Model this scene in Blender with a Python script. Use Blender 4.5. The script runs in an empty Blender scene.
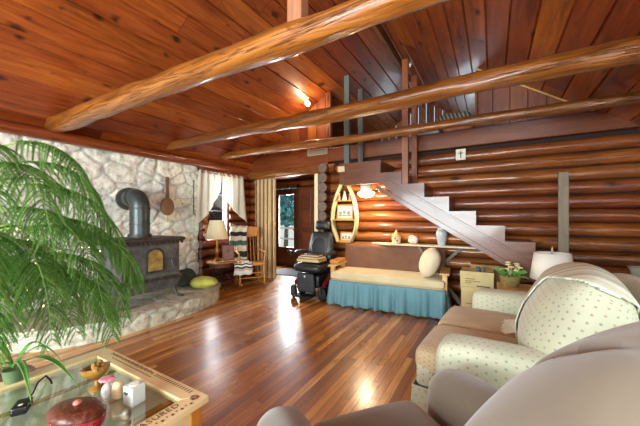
import bpy, math, random
import numpy as np
from mathutils import Vector, Matrix, noise
R = math.radians
random.seed(7)
scn = bpy.context.scene
COL = scn.collection

# ------------------------------------------------------------------ helpers
def S(r, g, b):
    f = lambda c: ((c/255+.055)/1.055)**2.4 if c > 10.3 else c/255/12.92
    return (f(r), f(g), f(b), 1)

class MB:
    """collects geometry for ONE mesh object"""
    def __init__(s):
        s.v = []; s.f = []; s.m = []; s.r = []; s.uv = []
    def add(s, vs, fs, m=0, r=0.5, uvs=None):
        o = len(s.v)
        s.v += [tuple(p) for p in vs]
        for i, f in enumerate(fs):
            s.f.append(tuple(o+k for k in f)); s.m.append(m); s.r.append(r)
            s.uv.append([uvs[k] for k in f] if uvs else None)
        return s
    def box(s, c, d, rot=None, m=0, r=.5):
        x, y, z = d[0]/2, d[1]/2, d[2]/2
        P = [Vector(p) for p in ((-x,-y,-z),(x,-y,-z),(x,y,-z),(-x,y,-z),(-x,-y,z),(x,-y,z),(x,y,z),(-x,y,z))]
        if rot is not None: P = [rot @ p for p in P]
        P = [p+Vector(c) for p in P]
        return s.add(P, [(0,3,2,1),(4,5,6,7),(0,1,5,4),(1,2,6,5),(2,3,7,6),(3,0,4,7)], m, r)
    def b2(s, lo, hi, m=0, r=.5):
        return s.box([(a+b)/2 for a, b in zip(lo, hi)], [b-a for a, b in zip(lo, hi)], None, m, r)
    def tube(s, path, rad, n=10, caps=True, m=0, r=.5, flat=1.0, wob=0, seed=0):
        P = [Vector(p) for p in path]; N = len(P)
        rr = rad if isinstance(rad, (list, tuple)) else [rad]*N
        vs = []; up = None
        for i, p in enumerate(P):
            t = (P[min(i+1, N-1)]-P[max(i-1, 0)]).normalized()
            if up is None:
                up = Vector((0,0,1)) if abs(t.z) < .9 else Vector((1,0,0))
            a = t.cross(up)
            if a.length < 1e-5: a = t.cross(Vector((0,1,0)))
            a.normalize(); b = a.cross(t).normalized(); up = b
            for k in range(n):
                th = 2*math.pi*k/n
                d = a*math.cos(th)+b*math.sin(th)*flat
                q = rr[i]
                if wob: q *= 1+wob*noise.noise(p*2.3+d*.9+Vector((seed*7.1,seed*3.3,0)))
                vs.append(p+d*q)
        fs = []
        for i in range(N-1):
            for k in range(n):
                k2 = (k+1) % n
                fs.append((i*n+k, i*n+k2, (i+1)*n+k2, (i+1)*n+k))
        s.add(vs, fs, m, r)
        if caps:
            o = len(s.v)-len(vs)
            s.f.append(tuple(o+k for k in range(n))[::-1]); s.m.append(m); s.r.append(r); s.uv.append(None)
            s.f.append(tuple(o+(N-1)*n+k for k in range(n))); s.m.append(m); s.r.append(r); s.uv.append(None)
        return s
    def cyl(s, p0, p1, r0, r1=None, n=14, seg=1, **k):
        r1 = r0 if r1 is None else r1
        a, b = Vector(p0), Vector(p1)
        return s.tube([a.lerp(b, i/seg) for i in range(seg+1)], [r0+(r1-r0)*i/seg for i in range(seg+1)], n, **k)
    def lathe(s, prof, c=(0,0,0), n=24, m=0, r=.5, rot=None, sx=1, sy=1):
        vs = []; c = Vector(c)
        for (q, z) in prof:
            for k in range(n):
                th = 2*math.pi*k/n
                p = Vector((q*math.cos(th)*sx, q*math.sin(th)*sy, z))
                vs.append((rot @ p if rot is not None else p)+c)
        fs = []
        for i in range(len(prof)-1):
            for k in range(n):
                k2 = (k+1) % n
                fs.append((i*n+k, i*n+k2, (i+1)*n+k2, (i+1)*n+k))
        fs.append(tuple(range(n))[::-1]); fs.append(tuple((len(prof)-1)*n+k for k in range(n)))
        return s.add(vs, fs, m, r)
    def ell(s, c, d, n=16, m=0, r=.5, rot=None):
        prof = [(max(math.sin(math.pi*i/(n//2+2)), .004), -math.cos(math.pi*i/(n//2+2))) for i in range(n//2+3)]
        vs = []; c = Vector(c)
        for q, z in prof:
            for k in range(n):
                th = 2*math.pi*k/n
                p = Vector((q*math.cos(th)*d[0], q*math.sin(th)*d[1], z*d[2]))
                vs.append((rot @ p if rot is not None else p)+c)
        fs = []
        for i in range(len(prof)-1):
            for k in range(n):
                k2 = (k+1) % n
                fs.append((i*n+k, i*n+k2, (i+1)*n+k2, (i+1)*n+k))
        fs.append(tuple(range(n))[::-1]); fs.append(tuple((len(prof)-1)*n+k for k in range(n)))
        return s.add(vs, fs, m, r)
    def prism(s, poly, d0, d1, axis='Y', m=0, r=.5):
        """2D polygon extruded along an axis: Y -> (x,z), X -> (y,z), Z -> (x,y)"""
        def P(a, b, d): return {'Y': (a,d,b), 'X': (d,a,b), 'Z': (a,b,d)}[axis]
        n = len(poly)
        vs = [P(a,b,d0) for a,b in poly]+[P(a,b,d1) for a,b in poly]
        fs = [tuple(range(n)), tuple(range(2*n-1, n-1, -1))]
        for i in range(n):
            j = (i+1) % n
            fs.append((i, i+n, j+n, j))
        return s.add(vs, fs, m, r)
    def soft(s, c, d, rad, n=10, puff=(0,0,0), rot=None, m=0, warp=None, uo=(0,0)):
        """upholstered rounded box; puff bulges the +-x, +-y, +-z sides"""
        c = Vector(c); h = [q/2 for q in d]; rad = min(rad, *h)
        for ax in range(3):
            a1, a2 = (ax+1) % 3, (ax+2) % 3
            for sg in (-1, 1):
                vs = []; uv = []
                for i in range(n+1):
                    for j in range(n+1):
                        g = lambda t: math.sin((2*t/n-1)*math.pi/2)*.5+(2*t/n-1)*.5
                        q = [0,0,0]; q[ax] = sg*h[ax]; q[a1] = g(i)*h[a1]; q[a2] = g(j)*h[a2]
                        inn = [max(-(h[k]-rad), min(h[k]-rad, q[k])) for k in range(3)]
                        dv = Vector([q[k]-inn[k] for k in range(3)])
                        if dv.length > 1e-9: dv = dv.normalized()*rad
                        p = Vector(inn)+dv
                        nx = [p[k]/h[k] for k in range(3)]
                        for k in range(3):
                            o1, o2 = (k+1) % 3, (k+2) % 3
                            p[k] += nx[k]*puff[k]*max(0,1-nx[o1]**2)*max(0,1-nx[o2]**2)
                        if warp: p = warp(p)
                        if rot is not None: p = rot @ p
                        vs.append(p+c); uv.append((q[a1]+c[a1]+uo[0], q[a2]+c[a2]+uo[1]))
                fs = []
                for i in range(n):
                    for j in range(n):
                        f = (i*(n+1)+j, (i+1)*(n+1)+j, (i+1)*(n+1)+j+1, i*(n+1)+j+1)
                        fs.append(f if sg > 0 else f[::-1])
                s.add(vs, fs, m, .5, uv)
        return s
    def sheet(s, fn, nu, nv, m=0, r=.5, uvs=(1,1)):
        vs = []; uv = []
        for i in range(nu+1):
            for j in range(nv+1):
                vs.append(fn(i/nu, j/nv)); uv.append((i/nu*uvs[0], j/nv*uvs[1]))
        fs = [(i*(nv+1)+j, (i+1)*(nv+1)+j, (i+1)*(nv+1)+j+1, i*(nv+1)+j+1) for i in range(nu) for j in range(nv)]
        return s.add(vs, fs, m, r, uv)
    def build(s, name, mats, parent=None, smooth=40, bevel=0, sub=0, solid=0, weld=False, loc=None, rot=None):
        me = bpy.data.meshes.new(name)
        me.from_pydata(s.v, [], s.f)
        for mt in (mats if isinstance(mats, (list, tuple)) else [mats]): me.materials.append(mt)
        me.polygons.foreach_set('material_index', s.m)
        at = me.attributes.new('rnd', 'FLOAT', 'FACE'); at.data.foreach_set('value', s.r)
        ul = me.uv_layers.new(name='UVMap'); k = 0
        buf = []
        for f, u in zip(s.f, s.uv):
            for i in range(len(f)): buf += list(u[i]) if u else [0, 0]
        ul.data.foreach_set('uv', buf)
        o = bpy.data.objects.new(name, me); COL.objects.link(o)
        if weld:
            import bmesh
            bm = bmesh.new(); bm.from_mesh(me); bmesh.ops.remove_doubles(bm, verts=bm.verts, dist=1e-4); bmesh.ops.recalc_face_normals(bm, faces=bm.faces); bm.to_mesh(me); bm.free()
        if bevel:
            b = o.modifiers.new('b', 'BEVEL'); b.width = bevel; b.segments = 2; b.limit_method = 'ANGLE'; b.angle_limit = R(40)
        elif smooth:
            me.polygons.foreach_set('use_smooth', [True]*len(me.polygons))
            me.set_sharp_from_angle(angle=R(smooth))
        if solid:
            b = o.modifiers.new('s', 'SOLIDIFY'); b.thickness = solid; b.offset = 0
        if sub:
            b = o.modifiers.new('u', 'SUBSURF'); b.levels = sub; b.render_levels = sub
        if parent: o.parent = parent
        if loc: o.location = loc
        if rot: o.rotation_euler = rot
        return o

def tag(o, label, cat, group=None):
    o['label'] = label; o['category'] = cat
    if group: o['group'] = group
    return o
def thing(name, label, cat, loc=(0,0,0), rz=0, group=None):
    o = bpy.data.objects.new(name, None); COL.objects.link(o)
    o.empty_display_size = .1
    o.location = loc; o.rotation_euler = (0,0,rz)
    return tag(o, label, cat, group)
def struct(o): o['kind'] = 'structure'; return o
def kids(o): return [c for c in bpy.data.objects if c.parent == o]
def dup(root, loc, rz, label, group=None):
    r = root.copy(); COL.objects.link(r); r.location = loc; r.rotation_euler = (0,0,rz)
    r['label'] = label
    if group: r['group'] = group
    for ch in kids(root):
        c = ch.copy(); COL.objects.link(c); c.parent = r
        for g in kids(ch):
            d = g.copy(); COL.objects.link(d); d.parent = c
    return r
def rotx(a): return Matrix.Rotation(R(a), 3, 'X')
def roty(a): return Matrix.Rotation(R(a), 3, 'Y')
def rotz(a): return Matrix.Rotation(R(a), 3, 'Z')

# ------------------------------------------------------------------ materials
class NT:
    def __init__(s, name):
        s.mat = bpy.data.materials.new(name); s.mat.use_nodes = True
        s.t = s.mat.node_tree; s.t.nodes.clear()
        s.out = s.t.nodes.new('ShaderNodeOutputMaterial')
    def n(s, typ, ins=None, **kw):
        nd = s.t.nodes.new(typ)
        for k, v in kw.items(): setattr(nd, k, v)
        for k, v in (ins or {}).items(): s.set(nd, k, v)
        return nd
    def set(s, nd, k, v):
        if isinstance(v, bpy.types.NodeSocket): s.t.links.new(v, nd.inputs[k])
        elif isinstance(v, bpy.types.Node): s.t.links.new(v.outputs[0], nd.inputs[k])
        else: nd.inputs[k].default_value = v
    def mix(s, f, a, b, blend='MIX'):
        nd = s.n('ShaderNodeMix', data_type='RGBA', blend_type=blend)
        s.set(nd, 0, f); s.set(nd, 6, a); s.set(nd, 7, b)
        return nd.outputs[2]
    def math(s, op, a, b=0.0, c=None, clamp=False):
        nd = s.n('ShaderNodeMath', operation=op, use_clamp=clamp); s.set(nd, 0, a); s.set(nd, 1, b)
        if c is not None: s.set(nd, 2, c)
        return nd.outputs[0]
    def coord(s, which='Object', scale=(1,1,1), loc=(0,0,0)):
        tc = s.n('ShaderNodeTexCoord')
        mp = s.n('ShaderNodeMapping', {'Vector': tc.outputs[which], 'Scale': scale, 'Location': loc})
        return mp.outputs[0]
    def noise(s, vec, scale=5, detail=4, rough=.5, dist=0):
        return s.n('ShaderNodeTexNoise', {'Vector': vec, 'Scale': scale, 'Detail': detail, 'Roughness': rough, 'Distortion': dist}).outputs[0]
    def ramp(s, f, stops):
        nd = s.n('ShaderNodeValToRGB', {0: f}); e = nd.color_ramp.elements
        while len(e) < len(stops): e.new(.5)
        for q, (p, c) in zip(e, stops): q.position = p; q.color = c
        return nd.outputs[0]
    def bump(s, h, strength=.3, dist=.01, normal=None):
        ins = {'Height': h, 'Strength': strength, 'Distance': dist}
        if normal is not None: ins['Normal'] = normal
        return s.n('ShaderNodeBump', ins).outputs[0]
    def bsdf(s, color, rough=.5, metal=0, coat=0, normal=None, spec=.5, sheen=0, emit=None, es=0, coat_rough=.08, trans=0, sss=0):
        b = s.n('ShaderNodeBsdfPrincipled', {'Base Color': color, 'Roughness': rough, 'Metallic': metal, 'Coat Weight': coat, 'Coat Roughness': coat_rough, 'Specular IOR Level': spec, 'Sheen Weight': sheen})
        if normal is not None: s.set(b, 'Normal', normal)
        if emit is not None: s.set(b, 'Emission Color', emit); s.set(b, 'Emission Strength', es)
        s.t.links.new(b.outputs[0], s.out.inputs[0])
        return b

def M(name, c, c2=None, scale=6, rough=.5, metal=0, coat=0, bump=0, bscale=40, stretch=(1,1,1), spec=.5, sheen=0, emit=None, es=0):
    t = NT(name); col = c; nm = None
    v = t.coord('Object', stretch)
    if c2 is not None:
        col = t.ramp(t.noise(v, scale, 5, .55), [(.32, c), (.68, c2)])
    if bump: nm = t.bump(t.noise(v, bscale, 4), bump, .004)
    t.bsdf(col, rough, metal, coat, nm, spec, sheen, emit, es)
    return t.mat

def wood(name, dark, mid, light, axis='X', grain=9, rough=.4, coat=0, knots=0, vary=.35, bump=.15, spec=.5, patch=1.2, knot_scale=2.6, bdist=.006, crack=0, kdim=None):
    """varnished wood, grain along one local axis"""
    t = NT(name)
    k = {'X': (.09,1,1), 'Y': (1,.09,1), 'Z': (1,1,.09)}[axis]
    at = t.n('ShaderNodeAttribute', attribute_name='rnd').outputs['Fac']
    oi = t.n('ShaderNodeObjectInfo').outputs['Random']
    tc = t.n('ShaderNodeTexCoord').outputs['Object']
    sh = t.n('ShaderNodeCombineXYZ', {0: t.math('MULTIPLY', at, 37.), 1: t.math('MULTIPLY', at, 53.), 2: t.math('MULTIPLY', oi, 17.)})
    off = t.n('ShaderNodeVectorMath', {0: tc, 1: sh.outputs[0]}, operation='ADD').outputs[0]
    v = t.n('ShaderNodeMapping', {'Vector': off, 'Scale': k}).outputs[0]
    g = t.noise(v, grain*3, 6, .6, 1.2)
    g2 = t.noise(t.n('ShaderNodeMapping', {'Vector': off, 'Scale': tuple(min(1, q*4) for q in k)}).outputs[0], patch, 3, .5, .6)
    f = t.math('ADD', t.math('MULTIPLY', g, .6), t.math('MULTIPLY', g2, .4))
    col = t.ramp(f, [(.3, dark), (.5, mid), (.72, light)])
    val = t.math('ADD', t.math('MULTIPLY', at, vary), 1-vary*.5)
    hsv = t.n('ShaderNodeHueSaturation', {'Color': col, 'Value': val, 'Hue': t.math('ADD', t.math('MULTIPLY', at, .016), .499)})
    col = hsv.outputs[0]
    if knots:
        ks = {'X': (.55,1,1), 'Y': (1,.55,1), 'Z': (1,1,.55)}[axis]
        kv = t.n('ShaderNodeMapping', {'Vector': off, 'Scale': ks}).outputs[0]
        kn = t.n('ShaderNodeTexNoise', {'Vector': kv, 'Scale': 9., 'Detail': 2.})
        dv = t.n('ShaderNodeVectorMath', {0: kn.outputs[1], 1: (.08,.08,.08)}, operation='MULTIPLY').outputs[0]
        kv2 = t.n('ShaderNodeVectorMath', {0: kv, 1: dv}, operation='ADD').outputs[0]
        if kdim:
            s3 = t.n('ShaderNodeSeparateXYZ', {0: kv2}); kv2 = t.n('ShaderNodeCombineXYZ', {0: s3.outputs['XYZ'.index(kdim[0])], 1: s3.outputs['XYZ'.index(kdim[1])]})
        vo = t.n('ShaderNodeTexVoronoi', {'Vector': kv2, 'Scale': knot_scale}, voronoi_dimensions='2D' if kdim else '3D')
        rad = t.math('MULTIPLY', t.n('ShaderNodeSeparateColor', {0: vo.outputs['Color']}).outputs[0], .15*knots)
        d = t.math('SUBTRACT', vo.outputs['Distance'], t.math('SUBTRACT', rad, .05) if kdim else rad)
        m = t.n('ShaderNodeMapRange', {0: d, 1: -.02, 2: .075, 3: .9, 4: 0.}).outputs[0]
        col = t.mix(m, col, (dark[0]*.22, dark[1]*.2, dark[2]*.2, 1))
    if crack:
        cn = t.noise(t.n('ShaderNodeMapping', {'Vector': off, 'Scale': tuple(q*q*(6 if q < .5 else 1) for q in k)}).outputs[0], 14, 5, .65, 2.)
        cm = t.n('ShaderNodeMapRange', {0: t.math('ABSOLUTE', t.math('SUBTRACT', cn, .5)), 1: 0., 2: .022, 3: crack, 4: 0.}).outputs[0]
        col = t.mix(cm, col, (dark[0]*.35, dark[1]*.3, dark[2]*.3, 1)); f = t.math('SUBTRACT', f, t.math('MULTIPLY', cm, .5))
    nm = t.bump(f, bump, bdist) if bump else None
    t.bsdf(col, t.math('ADD', t.math('MULTIPLY', g, .2), rough-.1), 0, coat, nm, spec)
    return t.mat

def dots(name, base, base2, dot, dot2, n=22, rad=.2, rough=.85):
    """upholstery cloth with a staggered small motif, in the mesh's UV metres"""
    t = NT(name)
    uv = t.n('ShaderNodeTexCoord').outputs['UV']
    sp = t.n('ShaderNodeSeparateXYZ', {0: uv})
    x = t.math('MULTIPLY', sp.outputs[0], n); y = t.math('MULTIPLY', sp.outputs[1], n)
    row = t.math('FLOOR', y)
    x = t.math('ADD', x, t.math('MULTIPLY', t.math('MODULO', row, 2.), .5))
    fx = t.math('SUBTRACT', t.math('FRACT', x), .5); fy = t.math('SUBTRACT', t.math('FRACT', y), .5)
    d = t.math('SQRT', t.math('ADD', t.math('MULTIPLY', fx, fx), t.math('MULTIPLY', fy, fy)))
    m = t.n('ShaderNodeMapRange', {0: d, 1: rad*.75, 2: rad*1.2, 3: 1., 4: 0.}).outputs[0]
    wn = t.n('ShaderNodeTexWhiteNoise', {'Vector': t.n('ShaderNodeCombineXYZ', {0: t.math('FLOOR', x), 1: row}).outputs[0]}, noise_dimensions='2D').outputs[0]
    dc = t.mix(wn, dot, dot2)
    bc = t.ramp(t.noise(t.coord('Object'), 4, 4), [(.35, base), (.65, base2)])
    nm = t.bump(t.noise(t.coord('Object'), 160, 2), .25, .003)
    t.bsdf(t.mix(t.math('MULTIPLY', m, .75), bc, dc), rough, 0, 0, nm, .2, .2)
    return t.mat

def stripes(name, cols, axis=0, n=10., rough=.9, bump=.3):
    """woven cloth, bands across one UV axis"""
    t = NT(name)
    uv = t.n('ShaderNodeTexCoord').outputs['UV']
    sp = t.n('ShaderNodeSeparateXYZ', {0: uv})
    f = t.math('FRACT', t.math('MULTIPLY', sp.outputs[axis], n))
    st = []
    nd = t.n('ShaderNodeValToRGB', {0: f}); nd.color_ramp.interpolation = 'CONSTANT'
    e = nd.color_ramp.elements
    while len(e) < len(cols): e.new(.5)
    for i, (q, c) in enumerate(zip(e, cols)): q.position = i/len(cols); q.color = c
    nm = t.bump(t.noise(t.coord('Object'), 90, 2), bump, .004)
    t.bsdf(nd.outputs[0], rough, 0, 0, nm, .2)
    return t.mat

def glass(name, tint=(1,1,1,1), refl=.05):
    t = NT(name)
    tr = t.n('ShaderNodeBsdfTransparent', {0: tint}); gl = t.n('ShaderNodeBsdfGlossy', {0: (1,1,1,1), 1: .02})
    fr = t.n('ShaderNodeLayerWeight', {0: .5})
    mx = t.n('ShaderNodeMixShader', {0: t.math('ADD', t.math('MULTIPLY', t.math('POWER', fr.outputs['Facing'], 4.), .75), refl, clamp=True), 1: tr.outputs[0], 2: gl.outputs[0]})
    t.t.links.new(mx.outputs[0], t.out.inputs[0])
    return t.mat

W_CEIL = wood('ceiling_pine', S(80,29,10), S(145,61,21), S(184,96,40), 'Y', 6, .42, .2, 1.0, .65, .2, knot_scale=3.6, kdim='XY')
W_GABLE = wood('gable_pine', S(78,32,12), S(126,56,22), S(158,78,32), 'Z', 4, .4, .2, .8, .6, .15, knot_scale=3.6, kdim='XZ')
W_LOG = wood('wall_log', S(52,20,8), S(136,62,22), S(184,98,42), 'X', 6, .34, .35, .5, .4, .8, bdist=.012, crack=.4)
W_LOGY = wood('wall_log_y', S(50,18,8), S(104,42,20), S(140,62,28), 'Y', 6, .32, .5, .4, .35, .2)
W_BEAM = wood('peeled_beam', S(70,34,10), S(140,75,24), S(182,110,45), 'X', 5, .32, .35, .6, .2, 1.0, bdist=.02, crack=.5)
W_RIM = wood('rim_board', S(66,24,8), S(108,46,18), S(134,64,28), 'X', 5, .4, .15, .2, .2, .1)
W_PLATE = wood('plate_log', S(70,24,12), S(120,48,24), S(150,70,36), 'Y', 4, .28, .6, .2, .2, .25)
W_STAIR = wood('stair_wood', S(64,28,14), S(102,50,28), S(128,70,42), 'X', 5, .33, .22, .1, .2, .25)
W_POSTG = wood('grey_post', S(56,60,60), S(88,92,88), S(116,116,108), 'Z', 6, .5, .1, .2, .2, .2)
W_POSTB = wood('brown_post', S(76,32,14), S(126,60,28), S(154,82,42), 'Z', 6, .4, .3, .2, .2, .2)
W_DARKZ = wood('dark_door', S(52,24,12), S(92,48,22), S(120,66,32), 'Z', 6, .35, .4, .1, .2, .1)
W_OAK = wood('oak_z', S(150,86,36), S(196,124,58), S(216,150,82), 'Z', 8, .4, .3, 0, .2, .1)
W_MAPLE = wood('maple_x', S(176,128,70), S(214,170,104), S(230,192,132), 'X', 8, .45, .2, 0, .2, .1)
W_FRAME = wood('window_frame', S(72,26,16), S(112,44,28), S(138,64,42), 'Z', 6, .4, .3, 0, .2, .1)
W_GREYB = wood('grey_board', S(70,58,44), S(104,88,68), S(128,110,88), 'Z', 6, .55, .1, .2, .2, .2)
CHINK = M('dark_chinking', S(26,11,6), S(40,18,10), 8, .8)
IRON = M('cast_iron', S(78,80,80), S(112,114,112), 9, .45, .4, 0, .15, 60)
IRON_D = M('dark_iron', S(52,50,48), S(80,74,68), 12, .5, .4, 0, .2, 60)
RUST = M('rusty_iron', S(58,42,34), S(84,66,54), 14, .6, .4, 0, .2, 60)
BLACK = M('black_metal', S(26,26,28), None, 5, .38, .3)
CREAM = M('cream_paint', S(226,204,150), S(236,216,168), 5, .5, 0, .2)
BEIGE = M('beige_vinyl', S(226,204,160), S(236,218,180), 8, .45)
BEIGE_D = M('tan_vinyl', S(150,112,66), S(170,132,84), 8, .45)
WHITE = M('white_paint', S(232,230,222), None, 5, .45)
BRASS = M('brass', S(196,146,60), S(150,104,40), 18, .28, .9)
CLEAR = glass('clear_glass')
LEATHER = M('black_leather', S(28,32,33), S(38,42,43), 20, .42, 0, .1, .2, 120)
RUBBER = M('rubber', S(30,30,32), None, 5, .7)
CHROME = M('chrome', S(190,192,196), None, 5, .2, .95)
# ------------------------------------------------------------------ room numbers (metres; camera over the origin)
XL, XR, YB, YN, YE = -4.70, 1.70, 4.75, -4.3, 8.0
RX, RZ = -1.54, 4.33
def ceil_z(x): return 2.35+.627*(x-XL) if x < RX else RZ-.674*(x-RX)

# floor: narrow glossy strips running away from the camera
t = NT('strip_floor')
sp = t.n('ShaderNodeSeparateXYZ', {0: t.coord('Object')})
xs = t.math('MULTIPLY', sp.outputs[0], 1/.062); bx = t.math('FLOOR', xs)
r1 = t.n('ShaderNodeTexWhiteNoise', {'W': bx}, noise_dimensions='1D').outputs[0]
ys = t.math('ADD', t.math('MULTIPLY', sp.outputs[1], 1/2.4), t.math('MULTIPLY', r1, 9.))
cb = t.n('ShaderNodeCombineXYZ', {0: bx, 1: t.math('FLOOR', ys)}).outputs[0]
r2 = t.n('ShaderNodeTexWhiteNoise', {'Vector': cb}, noise_dimensions='2D').outputs[0]
gv = t.n('ShaderNodeVectorMath', {0: t.coord('Object', (1,.06,1)), 1: t.n('ShaderNodeCombineXYZ', {2: t.math('MULTIPLY', r2, 30.)}).outputs[0]}, operation='ADD').outputs[0]
gr = t.noise(gv, 45, 6, .6, .8)
c = t.ramp(r2, [(0, S(124,66,22)), (.35, S(174,104,42)), (.75, S(208,138,62)), (1, S(232,176,102))])
c = t.mix(t.n('ShaderNodeMapRange', {0: gr, 1: .42, 2: .7, 3: 0., 4: .6}).outputs[0], c, S(88,42,16))
fr = t.math('FRACT', xs)
ed = t.math('MINIMUM', fr, t.math('SUBTRACT', 1., fr))
fy = t.math('FRACT', ys); ey = t.math('MULTIPLY', t.math('MINIMUM', fy, t.math('SUBTRACT', 1., fy)), 39.)
ed = t.math('MINIMUM', ed, ey)
sm = t.n('ShaderNodeMapRange', {0: ed, 1: .012, 2: .05, 3: 0., 4: 1.}).outputs[0]
c = t.mix(sm, S(40,16,6), c)
wear = t.noise(t.coord('Object', (1,.5,1)), 2.2, 5, .6)
rg = t.n('ShaderNodeMapRange', {0: wear, 1: .3, 2: .7, 3: .20, 4: .40}).outputs[0]
t.bsdf(c, rg, 0, .3, t.bump(t.math('ADD', sm, t.math('MULTIPLY', gr, .25)), .25, .003), .5, coat_rough=.2)
FLOOR = t.mat
mb = MB(); mb.b2((-6.2,YN-.1,-.1), (XR+.1,YE,0)); struct(mb.build('floor', FLOOR, smooth=0))

# stone work
def vstones(U, V, cu, cv, u0, u1, v0, v1, seed, asp=1.0):
    rng = np.random.RandomState(seed)
    nu, nv = int((u1-u0)/cu)+2, int((v1-v0)/cv)+2
    px, py = np.meshgrid(np.arange(nu), np.arange(nv))
    px = u0+(px+.5*(py % 2)-.5+rng.uniform(-.38,.38,px.shape))*cu
    py = v0+(py-.2+rng.uniform(-.36,.36,py.shape))*cv
    px, py = px.ravel(), py.ravel(); w = rng.uniform(-.05,.07,px.size)
    d = np.sqrt(((U[:,None]-px[None])*asp)**2+(V[:,None]-py[None])**2)-w[None]
    i = np.argsort(d, 1)[:, :2]; a = np.arange(len(U))
    return d[a,i[:,0]], d[a,i[:,1]], i[:,0], rng.uniform(0,1,px.size)
def colattr(o, cols):
    at = o.data.color_attributes.new('Col', 'FLOAT_COLOR', 'POINT')
    at.data.foreach_set('color', np.asarray(cols, dtype=np.float32).ravel())
t = NT('field_stone')
vc = t.n('ShaderNodeAttribute', attribute_name='Col').outputs['Color']
nz = t.noise(t.coord('Object'), 14, 8, .68)
c = t.mix(.95, vc, t.ramp(nz, [(.3, (.30,.28,.25,1)), (.45, (.85,.83,.80,1)), (.7, (1.15,1.14,1.12,1))]), 'MULTIPLY')
t.bsdf(c, .85, 0, 0, t.bump(t.noise(t.coord('Object'), 32, 8, .65), .7, .012), .25)
STONE = t.mat
def stone_cols(d1, d2, idx, rv, mortar, a, b, cc):
    e = np.clip((d2-d1)/.03, 0, 1)[:,None]
    r = rv[idx][:,None]; A, B, C, Mo = [np.array(q[:3])[None] for q in (a, b, cc, mortar)]
    s_ = np.where(r < .5, A+(B-A)*r*2, B+(C-B)*(r-.5)*2)
    return np.concatenate([Mo*(1-e)+s_*e, np.ones((len(d1),1))], 1)
ysl = np.concatenate([np.arange(YN, .8, .05), np.arange(.8, 3.47, .017), [3.47]])
zsl = np.linspace(0, 2.36, 140)
YY, ZZ = np.meshgrid(ysl, zsl, indexing='ij'); U, V = YY.ravel(), ZZ.ravel()
wu = np.array([noise.noise((u*3.1, v*3.1, 0))*.075+noise.noise((u*9, v*9, 4))*.028 for u, v in zip(U, V)])
wv = np.array([noise.noise((u*3.1, v*3.1, 9))*.06+noise.noise((u*9, v*9, 13))*.026 for u, v in zip(U, V)])
d1, d2, ix, rv = vstones(U+wu, V+wv, .33, .2, YN, 3.5, 0, 2.4, 11, .78)
e = np.clip((d2-d1)/.07, 0, 1); e = e*e*(3-2*e)
rough_ = np.array([noise.fractal((u*7, v*7, 3), 1, 2, 4) for u, v in zip(U, V)])
hgt = e*(.008+.024*rv[ix])+rough_*.013*(.3+e)
mb = MB(); nz_ = len(zsl)
mb.add([(XL-.02+h, u, v) for h, u, v in zip(hgt, U, V)], [(i*nz_+j, (i+1)*nz_+j, (i+1)*nz_+j+1, i*nz_+j+1) for i in range(len(ysl)-1) for j in range(nz_-1)])
o = mb.build('wall_left', STONE, smooth=180); struct(o)
colattr(o, stone_cols(d1, d2, ix, rv, S(176,177,174), S(224,224,216), S(240,234,218), S(208,212,210)))

# curved raised hearth
hl = MB(); cx, cy, ha, hb, ex = XL+.07, 2.07, 1.20, 1.35, 2.6
na, nz2, nr = 200, 16, 26
th = [math.pi*(-.5+i/na) for i in range(na+1)]
def hp(a, s=1.0):
    c_, s_ = math.cos(a), math.sin(a)
    return (cx+ha*s*abs(c_)**(2/ex), cy+hb*s*math.copysign(abs(s_)**(2/ex), s_))
arc = [0.0]
for i in range(na):
    p, q = hp(th[i]), hp(th[i+1]); arc.append(arc[-1]+math.dist(p, q))
U = np.repeat(np.array(arc), nz2+1); V = np.tile(np.linspace(0,.2,nz2+1), na+1)
d1, d2, ix, rv = vstones(U, V, .2, .1, 0, arc[-1], 0, .22, 5, .7)
e = np.clip((d2-d1)/.04, 0, 1)
cols = list(stone_cols(d1, d2, ix, rv, S(170,170,156), S(204,206,186), S(216,216,198), S(192,194,176)))
vs = []
for i in range(na+1):
    for j in range(nz2+1):
        k = i*(nz2+1)+j; x, y = hp(th[i]); L = math.hypot(x-cx, y-cy) or 1
        h = e[k]*.011-.008
        vs.append((x+(x-cx)/L*h, y+(y-cy)/L*h, V[k]))
fs = [(i*(nz2+1)+j, (i+1)*(nz2+1)+j, (i+1)*(nz2+1)+j+1, i*(nz2+1)+j+1) for i in range(na) for j in range(nz2)]
hl.add(vs, fs)
tv = []; U = []; V = []
for i in range(na+1):
    for j in range(nr+1):
        x, y = hp(th[i], 1.015*(1-j/nr)); U.append(x); V.append(y); tv.append((x,y))
U = np.array(U); V = np.array(V)
d1, d2, ix, rv = vstones(U, V, .42, .46, XL, -3.4, .6, 3.5, 3)
e = np.clip((d2-d1)/.035, 0, 1)
cols += list(stone_cols(d1, d2, ix, rv, S(140,136,124), S(170,164,150), S(184,178,162), S(158,154,142)))
hl.add([(x, y, .2+.014*e[k]+.006*noise.noise((x*8,y*8,0))-(.012 if k % (nr+1) == 0 else 0)) for k, (x, y) in enumerate(tv)], [(i*(nr+1)+j, (i+1)*(nr+1)+j, (i+1)*(nr+1)+j+1, i*(nr+1)+j+1) for i in range(na) for j in range(nr)])
o = hl.build('hearth', STONE, smooth=60); colattr(o, cols)
tag(o, 'curved raised stone hearth under the iron stove', 'hearth')

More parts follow.
